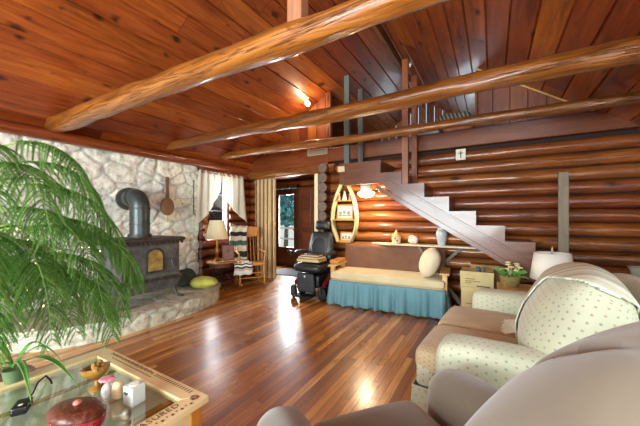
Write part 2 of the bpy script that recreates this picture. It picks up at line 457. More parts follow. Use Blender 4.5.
# ceiling boards (both slopes, running on over the loft)
mb = MB(); rg = random.Random(4)
def slope_boards(p0, p1, w, away):
    p0, p1 = Vector((p0[0],0,p0[1])), Vector((p1[0],0,p1[1]))
    d = (p1-p0); L = d.length; d /= L; nrm = Vector((-d.z,0,d.x))
    if nrm.z < 0: nrm = -nrm
    k = 0.0
    while k < L:
        w_ = min(w, L-k); y = YN
        while y < YE:
            y2 = min(YE, y+rg.uniform(2.2,5.0)); rr = rg.random(); prof = [(0,.019),(.013,0),(w_-.013,0),(w_,.019)]
            vs = [p0+d*(k+a)+nrm*b+Vector((0,yy,0)) for yy in (y+.002,y2-.002) for a,b in prof]
            mb.add(vs, [(i,i+1,i+5,i+4) for i in range(3)], 0, rr)
            y = y2
        k += w
    q0, q1 = p0+nrm*.02, p1+nrm*.02
    mb.add([q0+Vector((0,YN,0)),q1+Vector((0,YN,0)),q1+Vector((0,YE,0)),q0+Vector((0,YE,0))], [(0,1,2,3)], 1)  # unseen dark sheet added above the boards to keep light from leaking in
slope_boards((XL-.05, ceil_z(XL-.05)), (RX, RZ), .247, 1)
slope_boards((XR+.05, ceil_z(XR+.05)), (RX, RZ), .243, 1)
struct(mb.build('ceiling', [W_CEIL, CHINK], smooth=0))
# ridge board
mb = MB(); mb.b2((RX-.03,YN,RZ-.17), (RX+.03,YE,RZ-.02)); struct(mb.build('trim_1', W_BEAM, smooth=0, bevel=.008))

# log walls
def log_stack(mb, axis, fixed, a0, a1, z0, z1, r=.083, pitch=.175, holes=(), seed=0, ends=()):
    z = z0+pitch/2; k = 0
    while z < z1+.02:
        segs = [(a0, a1)]
        for (h0, h1, hz0, hz1) in holes:
            if hz0 < z < hz1:
                segs = [q for (s0, s1) in segs for q in ((s0, min(s1,h0)), (max(s0,h1), s1)) if q[1]-q[0] > .03]
        rr = random.Random(seed*100+k).random()
        for (s0, s1) in segs:
            n_ = max(2, int((s1-s0)/.16))
            pts = [((s0+(s1-s0)*i/n_), fixed) if axis == 'X' else (fixed, (s0+(s1-s0)*i/n_)) for i in range(n_+1)]
            mb.tube([(p[0], p[1], z+.006*noise.noise((p[0]*1.5+k*5, p[1]*1.5, seed))) for p in pts], r, 16, True, 0, rr, 1.0, .09, seed*31+k)
            if len(ends): mb.m[-2:] = ends
        z += pitch; k += 1
mb = MB()
log_stack(mb, 'X', YB+.04, -2.62, XR, 0, 2.32, seed=1)
mb.b2((-2.62,YB+.05,0), (XR,YB+.12,2.32), 1)
struct(mb.build('wall_back', [W_LOG, CHINK], smooth=60))
mb = MB(); log_stack(mb, 'X', YB+.04, XL-.1, -4.42, 0, 2.2, seed=2); mb.b2((XL,YB+.05,0),(-4.45,YB+.12,2.2),1)
struct(mb.build('wall_corner', [W_LOG, CHINK], smooth=60))
mb = MB(); log_stack(mb, 'Y', -2.66, YB-.2, 6.25, 0, 2.32, r=.086, seed=3, ends=(2,2)); mb.b2((-2.70,YB,0),(-2.62,6.25,2.3),1)
struct(mb.build('wall_hall', [W_LOGY, CHINK, M('log_end', S(84,68,58), S(116,98,84), 18, .7, bump=.3)], smooth=60))
mb = MB(); log_stack(mb, 'Y', XL+.02, 3.5, YB, 0, 2.32, holes=[(3.60,4.14,.80,2.05)], seed=4)
mb.b2((XL-.1,3.47,0),(XL-.04,3.6,2.35),1); mb.b2((XL-.1,4.14,0),(XL-.04,YB+.1,2.35),1); mb.b2((XL-.1,3.6,0),(XL-.04,4.14,.8),1); mb.b2((XL-.1,3.6,2.05),(XL-.04,4.14,2.35),1)
struct(mb.build('wall_window', [W_LOGY, CHINK], smooth=60))
mb = MB(); log_stack(mb, 'Y', XR+.04, YN, YB+.1, 0, 2.12, holes=[(-1.3,1.0,.9,2.0)], seed=5)
mb.b2((XR+.05,YN,0),(XR+.12,-1.3,2.2),1); mb.b2((XR+.05,1.0,0),(XR+.12,YB+.1,2.2),1); mb.b2((XR+.05,-1.3,0),(XR+.12,1.0,.9),1); mb.b2((XR+.05,-1.3,2.0),(XR+.12,1.0,2.2),1)
struct(mb.build('wall_right', [W_LOGY, CHINK], smooth=60))
# hall behind the doorway
mb = MB(); log_stack(mb, 'X', 6.25, -6.1, -2.7, 0, 2.3, holes=[(-5.16,-4.34,0,2.1)], seed=6)
mb.b2((-6.1,6.26,0),(-5.16,6.33,2.35),1); mb.b2((-4.34,6.26,0),(-2.7,6.33,2.35),1); mb.b2((-5.16,6.26,2.1),(-4.34,6.33,2.35),1)
struct(mb.build('wall_hall_back', [W_LOG, CHINK], smooth=60))
mb = MB(); log_stack(mb, 'Y', -6.05, YB, 6.25, 0, 2.3, seed=7); mb.b2((-6.12,YB-.1,0),(-6.05,6.3,2.35),1); mb.b2((-6.1,YB+.08,0),(XL,YB+.16,2.35),1)
struct(mb.build('wall_hall_left', [W_LOGY, CHINK], smooth=60))
mb = MB()
for i in range(14): mb.b2((-6.1+i*.25,YB+.1,2.3),(-6.1+i*.25+.245,6.35,2.33),0,random.random())
struct(mb.build('ceiling_hall', W_GABLE, smooth=0))
# gable boards above the back wall, open to the loft between them
def gable(mb, x0, x1, z0, y, w=.2):
    x = x0
    while x < x1-.01:
        xe = min(x+w, x1); c = .006; rr = random.random()
        xs_ = [x, x+c, xe-c, xe]; dy = [.012, 0, 0, .012]
        if x < RX < xe: pass
        vs = [(a, y+b, z0) for a, b in zip(xs_, dy)]+[(a, y+b, ceil_z(a)-.002) for a, b in zip(xs_, dy)]
        mb.add(vs, [(i,i+1,i+5,i+4) for i in range(3)], 0, rr); x = xe
mb = MB(); gable(mb, XL, -2.62, 2.56, YB-.02); gable(mb, -.2, XR, 2.56, YB-.02)
mb.b2((-2.64,YB-.02,2.56),(-2.60,YB+.06,3.63)); mb.b2((-.22,YB-.02,2.56),(-.18,YB+.06,3.4))
struct(mb.build('wall_gable', W_GABLE, smooth=0))
# rim beam, door header, lintel log, plate log
mb = MB(); mb.b2((-2.62,YB-.07,2.32),(XR,YB+.1,2.57)); struct(mb.build('trim_2', W_RIM, smooth=0, bevel=.012))
mb = MB(); mb.b2((XL-.02,YB-.06,2.26),(-2.63,YB+.1,2.57)); struct(mb.build('trim_3', W_RIM, smooth=0, bevel=.012))
mb = MB(); mb.tube([(XL+.02+(2.2)*i/14, YB-.03, 2.205) for i in range(15)], .085, 16, wob=.06, seed=3); struct(mb.build('trim_4', W_BEAM, smooth=60))
mb = MB(); mb.tube([(XL+.07, YN+(YB-.02-YN)*i/40, 2.29) for i in range(41)], .075, 16, wob=.08, seed=5); struct(mb.build('trim_5', W_PLATE, smooth=60))
# thin strip along the junction of the right slope and the gable
mb = MB(); a, b = Vector((-.2,YB-.035,ceil_z(-.2)-.012)), Vector((1.3,YB-.035,ceil_z(1.3)-.012)); mb.cyl(a, b, .011, n=6); struct(mb.build('trim_6', W_MAPLE))
# loft floor and end wall
mb = MB(); mb.b2((XL,YB+.1,2.48),(XR,YE,2.56)); struct(mb.build('floor_loft', W_RIM, smooth=0))
mb = MB()
x = XL
while x < XR:
    xe = x+.2; rr = random.random()
    for (z0, z1) in ([(2.5, 2.85), (3.45, None)] if -1.95 < x+.1 < -.95 else [(2.5, None)]):
        vs = [(x+.004,YE-.04,z0),(xe-.004,YE-.04,z0),(xe-.004,YE-.04,z1 or ceil_z(xe)),(x+.004,YE-.04,z1 or ceil_z(x))]
        mb.add(vs, [(0,1,2,3)], 0, rr)
    x = xe
struct(mb.build('wall_loft', W_GABLE, smooth=0))
# near wall behind the camera with its big windows
mb = MB()
wx0, wx1, wz0, wz1 = -3.35, .85, .55, 2.3
mb.b2((XL,YN-.1,0),(wx0,YN,2.35)); mb.b2((wx1,YN-.1,0),(XR,YN,2.35)); mb.b2((wx0,YN-.1,0),(wx1,YN,wz0)); mb.b2((wx0,YN-.1,wz1),(wx1,YN,2.5))
x = XL
while x < XR:
    xe = min(x+.2, XR); xm = (x+xe)/2
    if -2.75 < xm < -.35:
        mb.add([(x,YN,2.35),(xe,YN,2.35),(xe,YN,2.5),(x,YN,2.5)], [(3,2,1,0)], 0, random.random())
        mb.add([(x,YN,3.5),(xe,YN,3.5),(xe,YN,ceil_z(xe)),(x,YN,ceil_z(x))], [(3,2,1,0)], 0, random.random())
    else:
        mb.add([(x,YN,2.35),(xe,YN,2.35),(xe,YN,ceil_z(xe)),(x,YN,ceil_z(x))], [(3,2,1,0)], 0, random.random())
    x = xe
struct(mb.build('wall_near', W_GABLE, smooth=0))
def win(name, axis, fixed, a0, a1, z0, z1, nm, nh, mat, fw=.05, depth=.08, bars=.022):
    fr = MB()
    def bx(lo, hi):
        if axis == 'Y': fr.b2((lo[0],fixed-depth/2,lo[1]),(hi[0],fixed+depth/2,hi[1]))
        else: fr.b2((fixed-depth/2,lo[0],lo[1]),(fixed+depth/2,hi[0],hi[1]))
    bx((a0,z0),(a0+fw,z1)); bx((a1-fw,z0),(a1,z1)); bx((a0+fw,z0),(a1-fw,z0+fw)); bx((a0+fw,z1-fw),(a1-fw,z1))
    o = struct(fr.build(name, mat, smooth=0, bevel=.006))
    if nm or nh:
        fr = MB(); depth = .03
        for i in range(1, nm+1): q = a0+(a1-a0)*i/(nm+1); bx((q-bars/2,z0+fw),(q+bars/2,z1-fw))
        for i in range(1, nh+1): q = z0+(z1-z0)*i/(nh+1); bx((a0+fw,q-bars/2),(a1-fw,q+bars/2))
        fr.build('window_bars', mat if nm > 1 else BLUEGREY, o, smooth=0)
    g = MB()
    if axis == 'Y': g.b2((a0+fw,fixed-.004,z0+fw),(a1-fw,fixed+.004,z1-fw))
    else: g.b2((fixed-.004,a0+fw,z0+fw),(fixed+.004,a1-fw,z1-fw))
    g.build('window_pane', CLEAR, o, smooth=0)
    return o
BLUEGREY = M('bluegrey_paint', S(96,108,120), None, 5, .5)
win('window_1', 'X', XL-.02, 3.58, 4.16, .78, 2.07, 0, 3, W_FRAME, .055, .14)
win('window_2', 'Y', YN-.05, wx0, wx1, wz0, wz1, 2, 0, WHITE)
win('window_3', 'Y', YN-.05, -2.75, -.35, 2.5, 3.5, 2, 0, WHITE)
win('window_4', 'X', XR+.08, -1.3, 1.0, .9, 2.0, 2, 0, WHITE)
win('window_5', 'Y', YE-.03, -1.95, -.95, 2.85, 3.45, 2, 0, WHITE)

# hall: outside door with a tall glass, brown panel door, jamb strips
dr = MB(); x0, x1 = -5.12, -4.38; y = 6.2
dr.b2((x0,y,0),(x0+.12,y+.045,2.05)); dr.b2((x1-.12,y,0),(x1,y+.045,2.05)); dr.b2((x0+.12,y,1.9),(x1-.12,y+.045,2.05)); dr.b2((x0+.12,y,0),(x1-.12,y+.045,.5))
d = struct(dr.build('door_1', W_DARKZ, smooth=0, bevel=.006))
g = MB(); g.b2((x0+.12,y+.018,.5),(x1-.12,y+.026,1.9)); g.build('door_glass', CLEAR, d, smooth=0)
g = MB(); g.lathe([(.004,-.02),(.028,-.02),(.03,0),(.014,.012),(.014,.05),(.028,.06),(.026,.09),(.004,.1)], (x1-.06,y-.0,.98), 14, rot=rotx(90)); g.build('door_knob', BRASS, d)
g = MB()
for q in (.14,.28): g.b2((x0+.15,y-.001,q-.04),(x1-.15,y+.004,q+.06))
g.build('door_panel', W_DARKZ, d, smooth=0)
fr = MB(); fr.b2((x0-.1,y-.06,0),(x0-.005,y+.03,2.16)); fr.b2((x1+.005,y-.06,0),(x1+.1,y+.03,2.16)); fr.b2((x0-.1,y-.06,2.07),(x1+.1,y+.03,2.17)); struct(fr.build('trim_7', W_DARKZ, smooth=0, bevel=.006))
p = MB(); p.b2((-4.2,6.02,.02),(-3.45,6.07,2.05)); d2_ = struct(p.build('door_2', W_STAIR, smooth=0, bevel=.006))
g = MB()
for zz in ((.2,.95),(1.05,1.95)): g.b2((-4.1,6.012,zz[0]),(-3.86,6.02,zz[1])); g.b2((-3.79,6.012,zz[0]),(-3.55,6.02,zz[1]))
g.build('door_panel', W_RIM, d2_, smooth=0, bevel=.005)
j = MB(); j.b2((-2.91,YB-.08,0),(-2.83,YB+.12,2.12)); struct(j.build('trim_8', BEIGE, smooth=0, bevel=.006))
# folded accordion door at the left of the doorway
acc = thing('accordion_door', 'beige folded accordion door at left side of the hall doorway', 'door', (-4.2,YB+.02,0))
z = MB(); n_ = 9
pts = [(-.26+.48*i/(n_*2), (-.075 if i % 2 else .075)) for i in range(n_*2+1)]
for i in range(len(pts)-1):
    a, b = pts[i], pts[i+1]
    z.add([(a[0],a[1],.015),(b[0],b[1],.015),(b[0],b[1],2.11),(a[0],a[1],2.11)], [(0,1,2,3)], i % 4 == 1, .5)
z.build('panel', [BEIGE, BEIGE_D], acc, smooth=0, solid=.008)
z = MB(); z.b2((.222,-.03,.01),(.25,.03,2.11)); z.build('lead_post', BEIGE, acc, smooth=0, bevel=.005)
z = MB(); z.b2((.25,-.02,1.0),(.275,.02,1.16)); z.build('handle', BRASS, acc, smooth=0, bevel=.004)
mat_ = MB(); mat_.b2((-.5,-.35,0),(.5,.35,.014)); o = mat_.build('door_mat', M('grey_mat', S(120,122,126), S(142,144,148), 30, .95), smooth=0, bevel=.005, loc=(-4.05,5.5,0), rot=(0,0,.05)); tag(o, 'grey door mat on hall floor before the glass door', 'mat')

# three peeled log tie beams
def beam(pts, label):
    P = [Vector(p[:3]) for p in pts]; N = 70; path = []; rr = []
    for i in range(N+1):
        s = i/N; path.append(P[0].lerp(P[1], s)+Vector((0,.02*noise.noise((s*4,pts[0][1],0)),.025*noise.noise((s*3.2,pts[0][1],5))))); rr.append(pts[0][3]+(pts[1][3]-pts[0][3])*s)
    m = MB(); rr = [q*(1+.07*noise.noise((i*.31,pts[0][1],2))) for i, q in enumerate(rr)]; m.tube(path, rr, 24, wob=.16, seed=pts[0][1])
    return tag(m.build('tie_beam', W_BEAM, smooth=60), label, 'beam', 'peeled log tie beams')
beam([(XL+.02,1.39,2.42,.108),(XR,1.39,2.28,.056)], 'thick peeled log tie beam nearest the camera, crossing upper left of view')
beam([(XL+.02,2.84,2.46,.068),(XR,2.84,2.43,.094)], 'middle peeled log tie beam, passing just above the tall stair posts')
beam([(XL+.1,3.9,2.475,.062),(XR,3.9,2.42,.056)], 'thinnest peeled log tie beam, right in front of the stair posts')
k = MB(); k.b2((-1.03,1.35,2.36),(-.93,1.43,3.90)); o = k.build('king_post', wood('pink_post', S(128,74,50), S(160,104,76), S(180,126,96), 'Z', 6, .5, .1, .2, .2, .1), smooth=0, bevel=.006)
tag(o, 'short pale wooden post rising from the nearest log beam to the ceiling', 'post')
# ------------------------------------------------------------------ staircase along the log wall
st = thing('staircase', 'open wooden staircase climbing leftward along the back log wall', 'stairs', (0,4.0,0))
prof = []; steps = [(-1.43,2.11)]
edges = [(-1.96,2.11),(-1.38,2.11)]
x, z = -1.38, 2.11
sx = [-1.38,-1.08,-.78,-.478,-.176,.121,.407,.70,.99,1.28,1.56]
sz = [1.925,1.745,1.555,1.365,1.190,1.008,.83,.65,.47,.29]
poly = [(-1.96,1.78),(-1.96,2.11),(-1.38,2.11)]
for i in range(len(sz)):
    poly += [(sx[i], sz[i]), (sx[i+1], sz[i])]
poly += [(1.56,.0),(1.28,.0),(-1.36,1.70),(-1.45,1.78)]
m = MB()
# concave outline split into strips so that it fills cleanly
low = lambda q: max(0.0, 1.70-.644*(q+1.36)) if q > -1.36 else 1.78
m.prism([(-1.96,1.78),(-1.38,1.78),(-1.38,2.11),(-1.96,2.11)], 0, .05)
for i in range(len(sz)):
    m.prism([(sx[i],low(sx[i])),(sx[i+1],low(sx[i+1])),(sx[i+1],sz[i]),(sx[i],sz[i])], 0, .05)
m.build('stringer', W_STAIR, st, smooth=0)
m = MB()  # raised moulding below the step corners, and along the soffit edge
a, b = Vector((-1.36,-.012,1.86)), Vector((1.2,-.012,1.86-.62*2.56)); d = (b-a).normalized(); n_ = Vector((-d.z,0,d.x))
for off, wd in ((0,.014),(-.155,.03)):
    q = [a+n_*(off-wd), b+n_*(off-wd), b+n_*(off+wd), a+n_*(off+wd)]
    m.add([p for p in q]+[p+Vector((0,.013,0)) for p in q], [(0,1,2,3),(4,7,6,5),(0,4,5,1),(3,2,6,7),(0,3,7,4),(1,5,6,2)])
m.build('moulding', W_STAIR, st, smooth=0, bevel=.003)
allz = [2.11]+sz; allx = [-1.96]+sx
for i in range(1, len(allz)):
    m = MB(); m.b2((allx[i]-.02,.052,allz[i]-.035),(allx[i+1],.66,allz[i]-.002)); m.build('tread', W_STAIR, st, smooth=0, bevel=.006)
    m = MB(); m.b2((allx[i]-.018,.054,allz[i]),(allx[i],.65,allz[i-1]-.036)); m.build('riser', W_STAIR, st, smooth=0)
m = MB(); m.b2((-1.96,.052,2.07),(-1.37,.66,2.108)); m.build('landing', W_STAIR, st, smooth=0, bevel=.006)
m = MB(); m.b2((-1.98,.052,1.80),(-1.95,.66,2.068)); m.build('end_panel', W_STAIR, st, smooth=0)
for (x, y, z0, mt) in ((-1.93,.06,2.112,W_POSTG),(-1.93,.60,2.112,W_POSTG),(-1.04,.06,1.927,W_POSTB),(-1.04,.60,1.927,W_POSTB)):
    if x > -1.2: z0 = 1.747
    m = MB(); m.b2((x-.043,y-.035,z0),(x+.043,y+.035,3.47)); m.build('newel_post', mt, st, smooth=0, bevel=.006)
m = MB(); m.b2((-2.04,-.004,1.80),(-1.962,.08,2.12)); m.build('corner_post', W_STAIR, st, smooth=0, bevel=.005)
m = MB(); m.b2((.60,-.038,.5),(.69,-.002,1.77)); m.build('newel_board', W_GREYB, st, smooth=0, bevel=.006)
# tan tag tacked on the landing corner, plaque on the logs, vent on the header
m = MB(); m.box((0,0,0),(.115,.006,.085)); o = m.build('paper_tag', M('tan_paper', S(206,184,148)), smooth=0, loc=(-2.0,3.99,2.03)); tag(o, 'tan paper tag fixed to the top left corner of the stairs', 'paper')
pl = thing('wall_plaque', 'small white plaque with a dark cross mark on the logs above the stairs', 'plaque', (-.40,4.655,2.20))
m = MB(); m.box((0,0,0),(.13,.014,.16)); m.build('plate', M('plaque_white', S(206,200,180), S(222,216,200), 20), pl, smooth=0, bevel=.004)
m = MB(); m.b2((-.008,-.012,-.05),(.008,-.006,.05)); m.b2((-.03,-.012,.012),(.03,-.006,.026)); m.build('cross_mark', M('plaque_mark', S(110,90,70)), pl, smooth=0)
vt = thing('air_vent', 'white slatted vent grille above the hall doorway header', 'vent', (-2.84,4.66,2.52))
m = MB(); m.b2((-.22,-.004,-.055),(.22,.022,-.045)); m.b2((-.22,-.004,.045),(.22,.022,.055)); m.b2((-.22,-.004,-.045),(-.21,.022,.045)); m.b2((.21,-.004,-.045),(.22,.022,.045)); VENTM = M('vent_metal', S(170,160,142)); m.build('frame', VENTM, vt, smooth=0)
for i in range(18): m = MB(); m.box((-.198+i*.0233,.012,0),(.012,.016,.088), rotz(25)); m.build('slat', VENTM, vt, smooth=0)
# dome light under the landing, bare bulb under the sloping ceiling
dl = thing('dome_light', 'lit white glass dome light under the stair landing', 'lamp', (-1.74,4.36,1.75))
m = MB(); m.lathe([(.004,.315),(.085,.315),(.09,.30),(.09,-.03),(.10,-.05),(.004,-.05)], (0,0,0), 28); m.build('base', WHITE, dl)
m = MB(); m.lathe([(.105,-.052),(.136,-.062),(.134,-.085),(.108,-.118),(.06,-.136),(.004,-.142)], (0,0,0), 32); m.build('glass_shade', M('lit_glass', S(255,236,206), rough=.3, emit=(1,.80,.52,1), es=9), dl)
bl = thing('ceiling_bulb', 'glowing bulb in a small socket on the sloping pine ceiling', 'lamp', (-2.9,4.42,3.40))
rt = roty(-32)
m = MB(); m.lathe([(.004,.075),(.05,.075),(.05,.06),(.022,.05),(.022,.01),(.004,.01)], (0,0,0), 18, rot=rt); m.build('socket', WHITE, bl)
m = MB(); m.ell((0,0,-.035), (.04,.04,.05), 18, rot=rt); m.build('bulb', M('lit_bulb', S(255,240,210), emit=(1,.85,.62,1), es=30), bl)

# things kept in the loft
m = MB()
tb = thing('storage_tub', 'pale blue-white lidded storage tub at the edge of the loft', 'box', (-.98,5.05,2.56))
m.soft((0,0,.07),(.5,.32,.14),.03,6); m.build('tub', M('tub_plastic', S(196,214,222), rough=.4), tb)
m = MB(); m.soft((0,0,.155),(.54,.36,.035),.015,6); m.build('lid', M('lid_plastic', S(176,204,220), rough=.4), tb)
m = MB(); m.soft((0,0,.09),(.42,.3,.2),.09,10,(0,0,.03)); o = m.build('folded_blanket', M('pink_blanket', S(206,150,128), S(224,176,152), 12, .95), loc=(-.46,4.98,2.56)); tag(o, 'pinkish folded blanket at right end of the loft edge', 'blanket')
t = NT('ticking'); sp = t.n('ShaderNodeSeparateXYZ', {0: t.coord('Object')}); f = t.math('FRACT', t.math('MULTIPLY', t.math('ADD', sp.outputs[0], t.math('MULTIPLY', sp.outputs[2], .35)), 16.))
t.bsdf(t.mix(t.math('GREATER_THAN', f, .55), S(92,92,84), S(188,186,170)), .95); TICK = t.mat
def lump(seed):
    def w(p): return Vector((p.x*(1+.25*noise.noise((p.y*4,p.z*4,seed))), p.y, p.z*(1+.25*noise.noise((p.x*4,p.y*4,seed+3)))+.06*noise.noise((p.x*6,p.y*6,seed))))
    return w
m = MB(); m.soft((0,0,.3),(.72,.5,.58),.2,14,(.03,.03,.04),warp=lump(2)); o = m.build('bedding_bundle', TICK, loc=(-.62,5.85,2.56)); tag(o, 'tall heap of striped grey bedding in the loft behind the blanket', 'bedding')
m = MB(); m.soft((0,0,.2),(.3,.3,.4),.1,10,(.02,.02,.02),warp=lump(5)); o = m.build('duffel_bag', M('dark_bag', S(30,36,48), S(50,56,70), 12, .8), loc=(-1.36,5.5,2.56)); tag(o, 'dark blue bag standing in the loft beside the bedding', 'bag')
m = MB(); m.box((0,0,0),(.07,.03,.07)); o = m.build('junction_box', WHITE, smooth=0, bevel=.006, loc=(-1.36,5.6,4.185), rot=(0,R(34),0)); tag(o, 'small white junction box near the ceiling ridge over the loft', 'box')

# ------------------------------------------------------------------ wood stove
sv = thing('wood_stove', 'black cast iron wood stove standing on the curved stone hearth', 'stove', (-3.94,2.06,.222))
def lathe_leg(x, y):
    m = MB(); sxn = 1 if x > 0 else -1; syn = 1 if y > 0 else -1
    m.tube([(x,y,.16),(x+.02*sxn,y+.015*syn,.1),(x+.045*sxn,y+.03*syn,.04),(x+.085*sxn,y+.05*syn,.0+.012)],[.032,.028,.02,.017],10)
    m.soft((x+.10*sxn,y+.055*syn,.014),(.09,.06,.026),.012,5)
    m.build('leg', IRON_D, sv)
for a in (-1,1):
    for b in (-1,1): lathe_leg(a*.19, b*.3)
m = MB()   # belly widening upward
def ring(hx, hy, z): return [(-hx,-hy,z),(hx,-hy,z),(hx,hy,z),(-hx,hy,z)]
def loft(m, rings, mi=0):
    vs = [p for r_ in rings for p in r_]; fs = [(3,2,1,0), tuple(len(vs)-4+k for k in range(4))]
    for i in range(len(rings)-1):
        for k in range(4): fs.append((i*4+k, i*4+(k+1)%4, i*4+4+(k+1)%4, i*4+4+k))
    m.add(vs, fs, mi)
loft(m, [ring(.225,.335,.12),ring(.235,.35,.15),ring(.275,.385,.27),ring(.285,.395,.285),ring(.285,.395,.30),ring(.255,.365,.31),ring(.255,.365,.74),ring(.27,.38,.755)])
m.build('body', IRON, sv, smooth=0, bevel=.008)
m = MB(); loft(m, [ring(.3,.41,.757),ring(.31,.42,.775),ring(.31,.42,.795),ring(.29,.4,.805)]); m.build('top_plate', IRON_D, sv, smooth=0, bevel=.004)
for zz, hx, hy, cnt in ((.745,.292,.41,15),(.288,.296,.40,15)):
    m = MB()
    for i in range(cnt):
        y = -hy+2*hy*(i+.5)/cnt
        m.prism([(y-.02,zz+.012),(y+.02,zz+.012),(y+.012,zz-.018),(y,zz-.026),(y-.012,zz-.018)], hx-.02, hx, 'X')
    for i in range(9):
        x = -hx+2*hx*(i+.5)/9
        m.prism([(x-.022,zz+.012),(x+.022,zz+.012),(x+.013,zz-.018),(x,zz-.026),(x-.013,zz-.018)], -hy, -hy+.02, 'Y')
    m.build('scalloped_edge', RUST, sv, smooth=0)
m = MB(); m.b2((.256,-.30,.36),(.275,.31,.70)); dd = m.build('door_plate', IRON, sv, smooth=0, bevel=.006)
def arch(y0, y1, z0, z1, n=12):
    c = (y0+y1)/2; r_ = (y1-y0)/2
    return [(y0,z0),(y1,z0)]+[(c+r_*math.cos(math.pi*i/n), z1-r_*.8+r_*.8*math.sin(math.pi*i/n)) for i in range(n+1)]
m = MB(); m.prism(arch(-.10,.14,.37,.68), .276, .286, 'X'); m.build('door', IRON_D, dd, smooth=0, bevel=.003)
m = MB(); m.prism(arch(-.07,.11,.395,.655), .287, .291, 'X'); m.build('door_glass', M('amber_glass', S(196,164,96), S(120,92,52), 10, .22, .35, bump=.2, bscale=30), dd, smooth=0)
m = MB(); m.cyl((.276,.22,.52),(.315,.22,.52),.012); m.cyl((.315,.22,.52),(.325,.22,.43),.011); m.build('latch_handle', IRON_D, dd)
for yy in (-.285,.285):
    m = MB(); m.cyl((.282,yy,.40),(.282,yy,.66),.01); m.build('hinge_pin', RUST, dd)
m = MB(); m.tube([(-.1,.03,.80),(-.1,.03,.845)],.14,24); m.build('flue_collar', IRON_D, sv)
path = [(-.1,.03,.84),(-.1,.03,1.20)]+[(-.1-.125+.125*math.cos(a), .03, 1.21+.125*math.sin(a)) for a in [math.pi/2*i/8 for i in range(1,9)]]+[(-.36,.06,1.335),(-.60,.15,1.335)]
m = MB(); m.tube(path, .118, 28); fp = m.build('flue_pipe', M('flue_metal', S(54,60,60), S(74,82,82), 4, .38, .5), sv)
for p0, p1 in (((-.1,.03,1.17),(-.1,.03,1.20)),((-.1,.03,.97),(-.1,.03,.985)),((-.24,.03,1.335),(-.27,.03,1.335)),((-.60,.15,1.335),(-.668,.165,1.335))):
    m = MB(); m.cyl(p0, p1, .126 if p0[0] > -.5 else .165, n=28); m.build('pipe_band', IRON_D, fp)
# bellows hanging on the stones
be = thing('fireplace_bellows', 'brown wooden bellows hanging on the stone wall right of the stove', 'bellows', (XL+.055,2.84,1.30))
m = MB(); pts = []
for i in range(28):
    a = 2*math.pi*i/28; pts.append((.115*math.sin(a)*(1 if math.cos(a) > 0 else .97), .17-.15*math.cos(a)))
m.prism(pts, -.02, .02, 'X'); m.build('bellows_board', W_OAK if False else wood('bellows_wood', S(86,54,38), S(126,84,60), S(150,106,80), 'Z', 6, .5, .1), be, smooth=0, bevel=.008)
m = MB(); m.prism([(-.028,.31),(.028,.31),(.024,.5),(.032,.62),(.022,.66),(-.022,.66),(-.032,.62),(-.024,.5)], -.014, .014, 'X'); m.build('handle', wood('bellows_handle', S(70,44,30), S(104,68,48), S(128,90,66), 'Z', 6, .5, .1), be, smooth=0, bevel=.006)
m = MB(); m.cyl((0,0,.03),(0,0,-.09),.016,.009); m.build('nozzle', BRASS, be)
po = thing('fireplace_poker', 'thin dark iron poker hanging on stones beside the window curtain', 'poker', (XL+.06,3.33,1.32))
m = MB(); m.tube([(0,0,.6),(0,0,.05),(0.0,.03,.0),(0,.05,.03)],.008,8); m.build('shaft', RUST, po)
m = MB(); m.tube([(0,0,.6),(0,.015,.63),(0,0,.66),(0,-.015,.63),(0,0,.602)],.008,8); m.build('ring_handle', RUST, po)
# cloth bag and dark pouch at the hearth's right end
m = MB(); m.soft((0,0,.06),(.36,.27,.12),.06,12,(.02,.02,.03),warp=lambda p: Vector((p.x,p.y,p.z*(1-.5*max(0,p.x/.18)**2)+.02*noise.noise((p.x*9,p.y*9,1))))); o = m.build('cloth_bag', M('yellow_green_cloth', S(150,150,52), S(186,184,84), 8, .9, bump=.3), loc=(-3.83,2.93,.232), rot=(0,0,.9)); tag(o, 'limp yellow-green cloth bag lying on right end of the hearth', 'bag')
m = MB(); m.soft((0,0,.11),(.24,.3,.22),.09,12,(.03,.02,.02),warp=lambda p: Vector((p.x*(1-.3*p.z/.11),p.y*(1-.25*p.z/.11),p.z+.03*noise.noise((p.x*8,p.y*8,4))))); o = m.build('canvas_sack', M('dark_green_canvas', S(44,58,50), S(66,80,68), 8, .9, bump=.3), loc=(-4.2,2.86,.232)); tag(o, 'dark green canvas sack slumped between stove and yellow-green bag', 'bag')

# ------------------------------------------------------------------ window corner
cu = thing('swag_curtain', 'cream swag curtains gathered on a rod over the small window', 'curtain', (XL+.205,3.35,0))
CURT = M('curtain_cloth', S(226,222,206), S(238,234,220), 5, .95)
t = CURT.node_tree; b_ = [n for n in t.nodes if n.type == 'BSDF_PRINCIPLED'][0]; tr_ = t.nodes.new('ShaderNodeBsdfTranslucent'); tr_.inputs[0].default_value = S(238,238,230)
mx_ = t.nodes.new('ShaderNodeMixShader'); mx_.inputs[0].default_value = .45; t.links.new(b_.outputs[0], mx_.inputs[1]); t.links.new(tr_.outputs[0], mx_.inputs[2])
t.links.new(mx_.outputs[0], [n for n in t.nodes if n.type == 'OUTPUT_MATERIAL'][0].inputs[0])
def curtain(y0, y1, lo, hi, ph, drape):
    def f(u, v):
        y = y0+(y1-y0)*u
        zb = drape(u); z = 2.12+(zb-2.12)*v
        top = .03*(1-v)**6*abs(math.sin(u*28))
        return (.0+.022*math.sin(u*(y1-y0)*46+ph)*(1-.3*v)+.05*v*math.sin(u*5+ph), y-.06*v*(1 if y0 < .3 else -1)*(1-u if y0 < .3 else u), z+top)
    return f
m = MB(); m.sheet(curtain(-.03,.50,0,0,0,lambda u: 1.17+.62*u**1.25), 70, 16); m.build('left_swag', CURT, cu, smooth=180, solid=.004)
